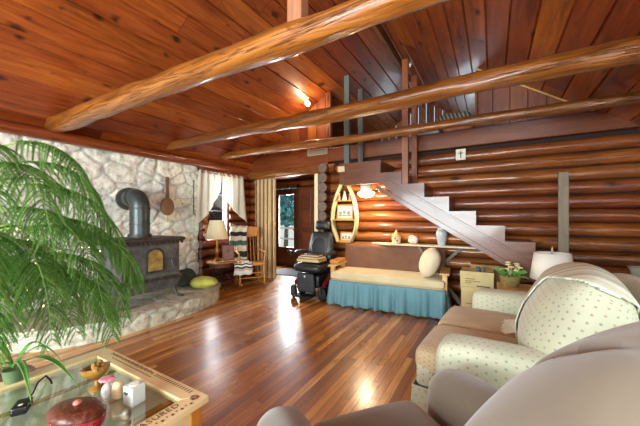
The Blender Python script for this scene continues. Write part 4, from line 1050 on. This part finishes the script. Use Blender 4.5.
m.build('diamond_border', [INKG, INK], ct, smooth=0)
m = MB()
for i in range(16): x = .11+.29*i/15; m.b2((x-.0035,hy-.036,.4502),(x+.0035,hy-.016,.4510), i % 3 == 1)
for i in range(40): x = -.36+.44*i/39; m.b2((x-.003,hy-.03-.006*(i % 3 == 0),.4502),(x+.003,hy-.019+.005*(i % 4 == 0),.4510))
for i in range(30): x = -.30+.40*i/29; m.b2((x-.004,hy-.055,.4502),(x+.004,hy-.049,.4510), 1)
m.build('tick_border', [INK, INKG], ct, smooth=0)
m = MB()
for k in range(6):
    a = k*math.pi/3; m.prism([(hx-.045+.013*math.cos(a)+.009*math.cos(q*.7854), hy-.045+.013*math.sin(a)+.009*math.sin(q*.7854)) for q in range(8)], .4502, .4508+.0001*k, 'Z', k % 2)
m.build('flower_motif', [INKR, INK], ct, smooth=0)
GZ = .4415
co_ = thing('compote', 'amber brown footed bowl on the coffee table glass', 'bowl', (-1.67,.663,GZ))
AMB = M('amber_wood', S(118,78,24), S(172,126,50), 22, .35, .1, .4)
m = MB(); m.lathe([(.004,0),(.035,0),(.036,.008),(.012,.02),(.010,.045),(.02,.055),(.004,.056)], (0,0,0), 24); m.build('foot', AMB, co_)
m = MB(); m.lathe([(.004,.052),(.035,.056),(.064,.08),(.07,.106),(.064,.106),(.035,.078),(.004,.07)], (0,0,0), 28, sx=1.15, sy=.85, rot=roty(-12)); bo_ = m.build('bowl', AMB, co_)
m = MB()
for i in range(15): rr = random.Random(i+50); m.ell((rr.uniform(-.045,.045)+.0,rr.uniform(-.026,.026),.104+rr.uniform(0,.012)),(.018,.012,.012),8)
m.build('dried_petals', M('dried_petals', S(120,88,30), S(160,122,54), 40, .8), co_)
m = MB()
m.lathe([(.004,0),(.018,0),(.026,.02),(.022,.045),(.010,.06),(.004,.062)], (0,0,0), 16); o = m.build('glass_pebble_jar', M('pearl', S(190,186,180), S(216,210,200), 20, .25, 0, .5), loc=(-1.56,.66,GZ)); tag(o, 'small pearly grey bud vase beside the amber footed bowl', 'vase')
fl = thing('silk_flower', 'pink silk flower standing in the small grey bud vase', 'flower', (-1.56,.66,GZ+.055))
m = MB(); m.cyl((0,0,0),(0,0,.02),.003,n=6); m.build('stem', M('stem_green', S(80,120,60)), fl)
m = MB()
for k in range(9):
    a = k*2.4; m.soft((.017*math.cos(a),.017*math.sin(a),.022+.003*(k % 3)),(.03,.03,.010),.005,5,rot=None)
m.build('petals', M('pink_petal', S(212,134,150), S(232,166,178), 40, .7), fl)
m = MB(); m.soft((0,0,.04),(.05,.032,.08),.016,8,(0,.006,0),warp=lambda p: Vector((p.x*(1-4*max(0,p.z)),p.y,p.z))); o = m.build('scallop_shell', M('tan_shell', S(214,176,128), S(234,208,170), 30, .5), loc=(-1.495,.675,GZ), rot=(0,0,R(30))); tag(o, 'tan scallop shell standing between the bud vase and white cube', 'shell')
cb_ = thing('candle_cube', 'white glazed cube with a small painted sprig on the coffee table', 'candle holder', (-1.40,.70,GZ), R(8))
m = MB(); m.b2((-.032,-.032,0),(.032,.032,.084)); m.build('cube', M('white_glaze', S(222,230,224), rough=.3, coat=.3), cb_, smooth=0, bevel=.004)
m = MB(); m.lathe([(.004,0),(.02,0),(.02,.004),(.004,.004)], (0,0,.0842), 20); m.build('wax', M('wax', S(238,238,226), rough=.5), cb_)
m = MB()
for k in range(5): m.prism([(-.018+.006*math.cos(a*.9)+.006*k*.8, .055+.005*math.sin(a*.9)+.004*math.sin(k*2)) for a in range(7)], -.0328, -.0322, 'Y')
m.build('sprig', M('sprig_paint', S(84,104,96), rough=.5), cb_, smooth=0)
rb_ = thing('oval_box', 'crimson oval box with a carved brown lid on the coffee table', 'box', (-1.445,.505,GZ), R(20))
m = MB(); m.lathe([(.004,0),(.088,0),(.1,.01),(.104,.035),(.1,.05),(.004,.05)], (0,0,0), 36, sx=1.1, sy=.72); m.build('body', M('crimson_lacquer', S(122,16,30), S(150,26,40), 8, .22, 0, .6), rb_)
LIDM = M('carved_lid', S(62,24,16), S(108,54,36), 46, .4, 0, .2, 1.0, 70)
m = MB(); m.lathe([(.106,.051),(.108,.06),(.098,.072),(.07,.082),(.03,.086),(.004,.087)], (0,0,0), 36, sx=1.1, sy=.72); ld = m.build('lid', LIDM, rb_)
m = MB(); m.ell((0,0,.092),(.015,.015,.011),12); m.build('knob', M('rose_knob', S(200,120,104), rough=.4), ld)
m = MB(); m.soft((0,0,.016),(.055,.032,.032),.014,8,(0,0,.004),warp=lambda p: Vector((p.x,p.y,p.z*(1+.3*math.sin(p.x*60))))); o = m.build('polished_stone', M('mottled_stone', S(64,58,52), S(160,140,112), 50, .35), loc=(-1.33,.625,GZ), rot=(0,0,.5)); tag(o, 'small mottled grey-brown stone beside the crimson oval box', 'stone')
gd = thing('power_adapter', 'small black power adapter with a cord on the coffee table glass', 'adapter', (-1.76,.42,GZ), R(-30))
m = MB(); m.soft((0,0,.018),(.085,.055,.036),.008,6); m.build('case', BLACK, gd)
m = MB(); m.tube([(-.042,0,.02),(-.09,.01,.025),(-.12,.02,.06),(-.15,.04,.07),(-.18,.05,.03),(-.2,.05,.005)],.004,6); m.build('cord', BLACK, gd)
m = MB(); m.b2((.012,-.006,.0362),(.026,.008,.0368)); m.build('highlight_patch', WHITE, gd, smooth=0)  # white patch standing in for the highlight on the black case
# strap-leaved plant in a small pot
LEAF = M('strap_leaf', S(70,124,54), S(112,164,78), 6, .45)
sp_ = thing('strap_leaf_plant', 'low plant with broad arching strap leaves on the coffee table', 'plant', (-2.096,.47,.451))
m = MB(); m.lathe([(.004,0),(.035,0),(.045,.06),(.047,.065),(.04,.065),(.038,.055),(.004,.05)], (0,0,0), 20); m.build('pot', M('green_glaze', S(96,116,80), rough=.4), sp_)
for k, (az, ln, h, wd) in enumerate(((-4,.36,.10,.026),(20,.40,.10,.026),(-35,.26,.10,.024),(60,.2,.12,.02),(120,.2,.12,.02),(200,.2,.14,.02),(-80,.22,.12,.022))):
    d_ = Vector((math.cos(R(az)),math.sin(R(az)),0)); n_ = Vector((-d_.y,d_.x,0))
    m = MB(); m.sheet(lambda u, v, d_=d_, n_=n_, ln=ln, h=h, wd=wd: tuple(Vector((0,0,.065))+d_*(ln*u)+n_*((v-.5)*wd*(1-u**3)*(.5+1.4*u*(1-u)*2))+Vector((0,0,h*math.sin(u*2.6)-.11*u*u+.35*wd*abs(v-.5)+.0))), 14, 4)
    m.build('leaf', LEAF, sp_, smooth=180, solid=.002)

# ------------------------------------------------------------------ norfolk pine with fairy lights
t = NT('pine_needle')
at = t.n('ShaderNodeAttribute', attribute_name='rnd').outputs['Fac']
b1 = t.n('ShaderNodeBsdfPrincipled', {'Base Color': t.ramp(at, [(0, S(60,98,40)), (.5, S(102,146,66)), (1, S(152,188,104))]), 'Roughness': .6, 'Specular IOR Level': .25})
b2 = t.n('ShaderNodeBsdfTranslucent', {0: S(110,170,70)})
mx = t.n('ShaderNodeMixShader', {0: .3, 1: b1.outputs[0], 2: b2.outputs[0]}); t.t.links.new(mx.outputs[0], t.out.inputs[0]); NEED = t.mat
TX, TY = -2.6, .5
pn = thing('norfolk_pine', 'feathery green potted pine tree draped with fairy lights at left', 'plant', (TX,TY,0))
m = MB(); m.lathe([(.004,0),(.13,0),(.17,.28),(.18,.30),(.155,.30),(.15,.27),(.004,.26)], (0,0,0), 28); m.build('pot', M('pot_glaze', S(96,72,56), S(120,92,72), 8, .4), pn)
m = MB(); m.tube([(0,0,.262),(.02,.0,.8),(-.01,.01,1.3),(.0,0,1.78)],[.022,.018,.013,.005],10); m.build('trunk', M('bark', S(84,66,44), S(112,92,64), 20, .9, bump=.5), pn)
def frond(z0, az, reach, z1, seed, dens=1.0):
    rr = random.Random(seed); d_ = Vector((math.cos(R(az)),math.sin(R(az)),0)); n_ = Vector((-d_.y,d_.x,0))
    rise = .10+.08*rr.random(); bend = rr.uniform(-.12,.12)
    def pt(s): return d_*(reach*math.sin(min(s,1)*1.45)/math.sin(1.45))+n_*(bend*s*s)+Vector((0,0,z0+rise*math.sin(s*2.2)-(z0-z1+rise*.8)*s**2.1))
    m = MB(); m.tube([pt(i/14) for i in range(15)], [.006-.0045*i/14 for i in range(15)], 6, True, 0, .9)
    L_ = reach*1.35; nb = int(L_/.026*dens)
    for i in range(nb):
        s = .16+.84*(i+.5)/nb; p = pt(s); tg = (pt(min(1,s+.02))-pt(s-.02)).normalized()
        side = n_ if abs(tg.dot(n_)) < .9 else d_
        for sg in (-1,1):
            ll = (.27*(1-s)**.55+.05)*rr.uniform(.8,1.1)*min(1,.45+s*2.2)
            dr = (side*sg*(.85)+tg*.75+Vector((0,0,rr.uniform(-.05,.25)))).normalized()
            dr -= tg*0; K = 7; q = p.copy(); path = [q.copy()]
            for k in range(K):
                dr = (dr+Vector((rr.uniform(-.05,.05),rr.uniform(-.05,.05),-.20))).normalized(); q = q+dr*(ll/K); path.append(q.copy())
            shade = min(1,max(0,rr.gauss(.5,.2)))
            nn = int(ll/.0017)
            for k in range(nn):
                f = k/nn*K; a = int(f); b = path[a].lerp(path[a+1], f-a); tt = (path[a+1]-path[a]).normalized()
                u1 = tt.orthogonal().normalized(); ang = k*2.4+rr.random()
                rad = Matrix.Rotation(ang, 3, tt) @ u1
                e_ = (tt*.75+rad*.65)*(.019*(1-.35*k/nn)); w_ = tt.cross(rad)*.0019
                m.add([b-w_, b+w_, b+e_], [(0,1,2)], 0, min(1,max(0,shade+rr.uniform(-.15,.15)+.25*(k/nn-.5))))
    m.build('branch', NEED, pn, smooth=0)
    return [pt(i/10)+Vector((TX,TY,0)) for i in range(11)]
FR = [(1.70,30,.62,1.16),(1.60,58,.58,1.1),(1.56,6,.62,1.0),(1.46,38,.74,.86),(1.32,16,.80,.74),(1.22,52,.72,.76),(1.12,2,.82,.70),(1.02,28,.78,.66),(1.0,-14,.72,.68),(.86,44,.62,.56),(.92,10,.70,.66),(1.2,33,.84,.84),(1.0,-6,.8,.66),(1.15,-18,.85,.72),(.95,14,.85,.63),(1.66,-18,.5,1.2),(1.4,-22,.66,.85),
      (1.5,110,.55,1.1),(1.2,150,.55,.8),(1.4,200,.5,1.0),(1.1,255,.5,.8),(.95,95,.5,.62)]
for k, f in enumerate(FR): frond(*f, k+10, 1.0 if k < 17 else .55)
sl = thing('fairy_lights', 'string of warm lit fairy lights wound through the pine branches', 'lights', (TX,TY,0))
BULB = M('fairy_bulb', S(255,232,170), emit=(1,.74,.34,1), es=5)
bul = [(17,229,1.75),(28,240,1.7),(36,263,1.62),(28,290,1.6),(52,287,1.62),(43,306,1.55),(21,323,1.5),(8,345,1.5),(60,250,1.85),(82,247,1.95),(89,247,1.95),(100,251,2.0),(101,280,1.95),(70,225,1.9),(45,215,1.8),(33,330,1.5)]
pts = []
for (px, py, tt) in bul:
    u, v = (px-320)/290, (218-py)/290
    pts.append(Vector(((-.512+.859*u)*tt-TX, (.859+.512*u)*tt-TY, 1.28+v*tt)))
order = sorted(pts, key=lambda p: -p.z); wire = [Vector((0,0,1.5))]
for p in order:
    wire += [wire[-1].lerp(p, .5)+Vector((0,0,-.02)), p+Vector((0,0,.010))]
m = MB(); m.tube(wire, .0016, 5); m.build('wire', M('wire_green', S(24,40,26)), sl)
for p in pts: m = MB(); m.ell(p, (.0042,.0042,.006), 8); m.build('bulb', BULB, sl)

# ------------------------------------------------------------------ far right: cartons, sofa table, lamp, pot
CARD = M('cream_carton', S(196,178,124), S(210,192,140), 5, .75); CARDB = M('brown_carton', S(160,122,72), S(176,138,88), 5, .8); STRP = M('carton_print', S(126,112,76), rough=.8); DRK = M('dark_tape', S(70,62,44), rough=.6)
def carton(name, x0, x1, y0, y1, z0, z1, mt, lb, marks=True, grp=None):
    cx_, cy_ = (x0+x1)/2, (y0+y1)/2; t_ = thing('carton', lb, 'box', (cx_,cy_,z0), 0, grp)
    a, b, h = (x1-x0)/2, (y1-y0)/2, z1-z0
    m = MB(); m.b2((-a,-b,0),(a,b,h-.004)); m.build('body', mt, t_, smooth=0, bevel=.004)
    m = MB(); m.b2((-a-.003,-b-.003,h-.05),(a+.003,b+.003,h)); m.build('lid', mt, t_, smooth=0, bevel=.003)
    if marks:
        m = MB()
        for k, (p, q, zz) in enumerate(((-.7,-.1,.5),(-.7,.2,.36),(-.7,-.3,.24))): m.b2((a*p,-b-.004,h*zz),(a*q,-b-.001,h*zz+.009), 0)
        m.b2((-.0,-b-.006,h*.06),(a*.8,-b-.001,h*.13), 1); m.build('print', [STRP, DRK], t_, smooth=0)
carton('c', -.345,.02,4.06,4.40,0,.42,CARD,'cream carton on floor at bottom of the stack under the stairs',True,'cream cartons under the stairs')
carton('c', -.355,.01,4.06,4.38,.421,.615,CARD,'cream carton with a dark print on top of the stack under the stairs',True,'cream cartons under the stairs')
carton('c', -.26,.12,4.42,4.64,0,.655,CARDB,'tall brown carton standing behind the stacked cream cartons',False)
for k, (x, c_) in enumerate(((-.16,S(70,84,98)),(-.105,S(84,92,96)))):
    j = thing('spool', ['slate blue spool at left on top of the cream carton','grey spool at right on top of the cream carton'][k], 'spool', (x,4.12,.617))
    m = MB(); m.lathe([(.004,0),(.024,0),(.024,.008),(.016,.012),(.016,.04),(.024,.044),(.024,.052),(.004,.052)], (0,0,0), 16); m.build('core', M('spool', c_, rough=.6), j)
    m = MB(); m.lathe([(.0165,.013),(.021,.016),(.021,.037),(.0165,.039)], (0,0,0), 16); m.build('thread', M('thread', (c_[0]*1.5,c_[1]*1.5,c_[2]*1.5,1), rough=.9), j)
stb = thing('sofa_table', 'light wooden table behind the loveseat holding the lamp and flower pot', 'table', (.5,3.68,0))
m = MB(); m.b2((-.46,-.22,.525),(.46,.22,.55)); m.build('tabletop', W_MAPLE, stb, smooth=0, bevel=.006)
for a in (-1,1):
    for b in (-1,1): m = MB(); m.b2((a*.42-.02,b*.18-.02,0),(a*.42+.02,b*.18+.02,.524)); m.build('leg', W_MAPLE, stb, smooth=0, bevel=.004)
m = MB(); m.b2((-.40,-.19,.45),(.40,-.17,.524)); m.b2((-.40,.17,.45),(.40,.19,.524)); m.build('apron', W_MAPLE, stb, smooth=0)
fp_ = thing('flower_pot', 'small wicker pot of cream and yellow flowers behind the loveseat', 'plant', (.16,3.72,.551))
m = MB(); m.lathe([(.004,0),(.075,0),(.098,.10),(.102,.115),(.09,.115),(.085,.1),(.004,.095)], (0,0,0), 24); m.build('pot', M('wicker', S(112,96,52), S(150,134,80), 50, .8, bump=.6, bscale=80), fp_)
m = MB()
for k in range(26):
    rr = random.Random(k); az = rr.uniform(0,6.28); r_ = rr.uniform(.03,.13); h = rr.uniform(.12,.2)
    d_ = Vector((math.cos(az),math.sin(az),0)); c_ = d_*r_+Vector((0,0,h)); n_ = Vector((-d_.y,d_.x,0))
    a = d_*.03+Vector((0,0,.1)); m.add([a-n_*.003,a+n_*.003,c_+n_*.016,c_+d_*.04-Vector((0,0,.02)),c_-n_*.016], [(0,1,2,3,4)], 0, rr.random())
m.build('leaves', LEAF, fp_, smooth=0, solid=.002)
FLW = M('cream_flower', S(230,216,130), S(244,236,190), 30, .8)
for k in range(9):
    rr = random.Random(k+90); az = k*2.4; r_ = .03+.09*rr.random(); m = MB(); c_ = Vector((r_*math.cos(az),r_*math.sin(az),.16+.09*rr.random()))
    m.cyl((c_.x*.3,c_.y*.3,.1),c_,.002,n=5)
    for q in range(6): a = q*1.047; m.ell(c_+Vector((.014*math.cos(a),.014*math.sin(a),.003)),(.013,.013,.007),8)
    m.ell(c_+Vector((0,0,.006)),(.009,.009,.008),8); m.build('blossom', FLW, fp_)
tl_ = thing('table_lamp', 'table lamp with smooth white drum shade behind the loveseat', 'lamp', (.515,3.72,.551))
m = MB(); m.lathe([(.004,0),(.07,0),(.07,.012),(.03,.03),(.045,.06),(.05,.08),(.02,.11),(.01,.13),(.01,.42),(.004,.42)], (0,0,0), 20); m.build('base', M('lamp_base', S(150,140,120), rough=.4), tl_)
m = MB(); m.lathe([(.185,.11),(.15,.375)], (0,0,0), 40); m.f = m.f[:-2]; m.m = m.m[:-2]; m.r = m.r[:-2]; m.uv = m.uv[:-2]; m.build('lamp_shade', M('white_shade', S(232,228,216), rough=.9), tl_, solid=.004)
m = MB(); m.ell((0,0,.425),(.01,.01,.014),10); m.build('finial', BRASS, tl_)
et = thing('end_table', 'wooden end table in the corner holding folded blue cloths', 'table', (1.28,3.42,0))
m = MB(); m.b2((-.3,-.28,.66),(.3,.28,.69)); m.build('tabletop', W_STAIR, et, smooth=0, bevel=.006)
for a in (-1,1):
    for b in (-1,1): m = MB(); m.b2((a*.26-.02,b*.24-.02,0),(a*.26+.02,b*.24+.02,.659)); m.build('leg', W_STAIR, et, smooth=0, bevel=.004)
gv_ = thing('stone_vase', 'grey stoneware vase with a flared rim at far right edge', 'vase', (1.08,3.55,.692))
m = MB(); m.lathe([(.004,0),(.085,0),(.08,.03),(.055,.08),(.052,.12),(.075,.165),(.065,.165),(.045,.12),(.004,.1)], (0,0,0), 24); m.build('body', M('stoneware', S(120,116,100), S(150,146,128), 14, .7), gv_)
m = MB(); m.soft((0,0,.03),(.24,.2,.06),.028,8,(0,0,.01)); o = m.build('folded_towel', M('white_towel', S(206,212,222), S(222,226,232), 20, .95), loc=(1.13,3.27,.702), rot=(0,0,.4)); tag(o, 'white folded towel at far right on the corner end table', 'cloth')
m = MB(); m.soft((0,0,.045),(.26,.26,.09),.04,8,(0,0,.02)); o = m.build('blue_cloth', stripes('blue_print', [S(40,60,120),S(60,84,150),S(200,208,224),S(48,68,130)], 0, 14., .9), loc=(1.42,3.34,.712)); tag(o, 'blue and white patterned folded cloth beside the white towel', 'cloth')
# ------------------------------------------------------------------ light, sky, camera
def area(name, loc, rot, sx, sy, power, col=(1,1,1), spread=180):
    l = bpy.data.lights.new(name, 'AREA'); l.shape = 'RECTANGLE'; l.size = sx; l.size_y = sy; l.energy = power; l.color = col; l.spread = R(spread)
    o = bpy.data.objects.new(name, l); COL.objects.link(o); o.location = loc; o.rotation_euler = rot; return o
def point(name, loc, power, col, rad=.05):
    l = bpy.data.lights.new(name, 'POINT'); l.energy = power; l.color = col; l.shadow_soft_size = rad
    o = bpy.data.objects.new(name, l); COL.objects.link(o); o.location = loc; return o
area('daylight_near', (-1.25,YN-.16,1.42), (R(90),0,0), 4.1, 1.7, 700, (.86,.98,1))
area('daylight_gable', (-1.55,YN-.16,3.0), (R(90),0,0), 2.3, .95, 60, (.82,.95,1))
area('daylight_right', (XR+.2,-.15,1.45), (R(90),0,R(90)), 2.2, 1.05, 110, (.86,.98,1))
area('daylight_left', (XL-.25,3.87,1.42), (R(90),0,R(-90)), .5, 1.2, 80, (.9,.96,1))
area('daylight_loft', (-1.45,YE+.12,3.15), (R(90),0,R(180)), .95, .55, 9, (.72,.88,1))
area('daylight_hall', (-4.75,6.55,1.2), (R(90),0,R(180)), .5, 1.35, 130, (.9,.97,1))
point('dome_lamp', (-1.74,4.36,1.53), 36, (1,.74,.45), .06)
point('bulb_lamp', (-2.86,4.36,3.30), 14, (1,.74,.45), .04)
w = bpy.data.worlds.new('sky'); scn.world = w; w.use_nodes = True
nt = w.node_tree; nt.nodes.clear()
tc = nt.nodes.new('ShaderNodeTexCoord'); sx = nt.nodes.new('ShaderNodeSeparateXYZ'); nt.links.new(tc.outputs['Generated'], sx.inputs[0])
rp = nt.nodes.new('ShaderNodeValToRGB'); nt.links.new(sx.outputs[2], rp.inputs[0])
e = rp.color_ramp.elements; e[0].position = 0.0; e[0].color = (.55,.62,.58,1); e[1].position = .5; e[1].color = (.62,.80,1,1)
q = e.new(.03); q.color = (.95,.98,1,1)
bg = nt.nodes.new('ShaderNodeBackground'); bg.inputs[1].default_value = 1.1; nt.links.new(rp.outputs[0], bg.inputs[0])
wo = nt.nodes.new('ShaderNodeOutputWorld'); nt.links.new(bg.outputs[0], wo.inputs[0])

cam = bpy.data.cameras.new('camera'); co = bpy.data.objects.new('camera', cam); COL.objects.link(co)
co.location = (0,0,1.28); co.rotation_euler = (R(90),0,R(30.8))
cam.sensor_fit = 'HORIZONTAL'; cam.sensor_width = 36; cam.lens = 290/640*36; cam.shift_y = 5/640; cam.clip_start = .02
scn.camera = co
scn.view_settings.view_transform = 'Standard'; scn.view_settings.look = 'None'; scn.view_settings.gamma = 1; scn.view_settings.exposure = 0.33
scn.view_settings.use_curve_mapping = False
try:
    scn.cycles.use_denoising = True; scn.cycles.max_bounces = 8; scn.cycles.transparent_max_bounces = 12
    scn.cycles.sample_clamp_indirect = 6; scn.cycles.caustics_reflective = False; scn.cycles.caustics_refractive = False
except Exception: pass
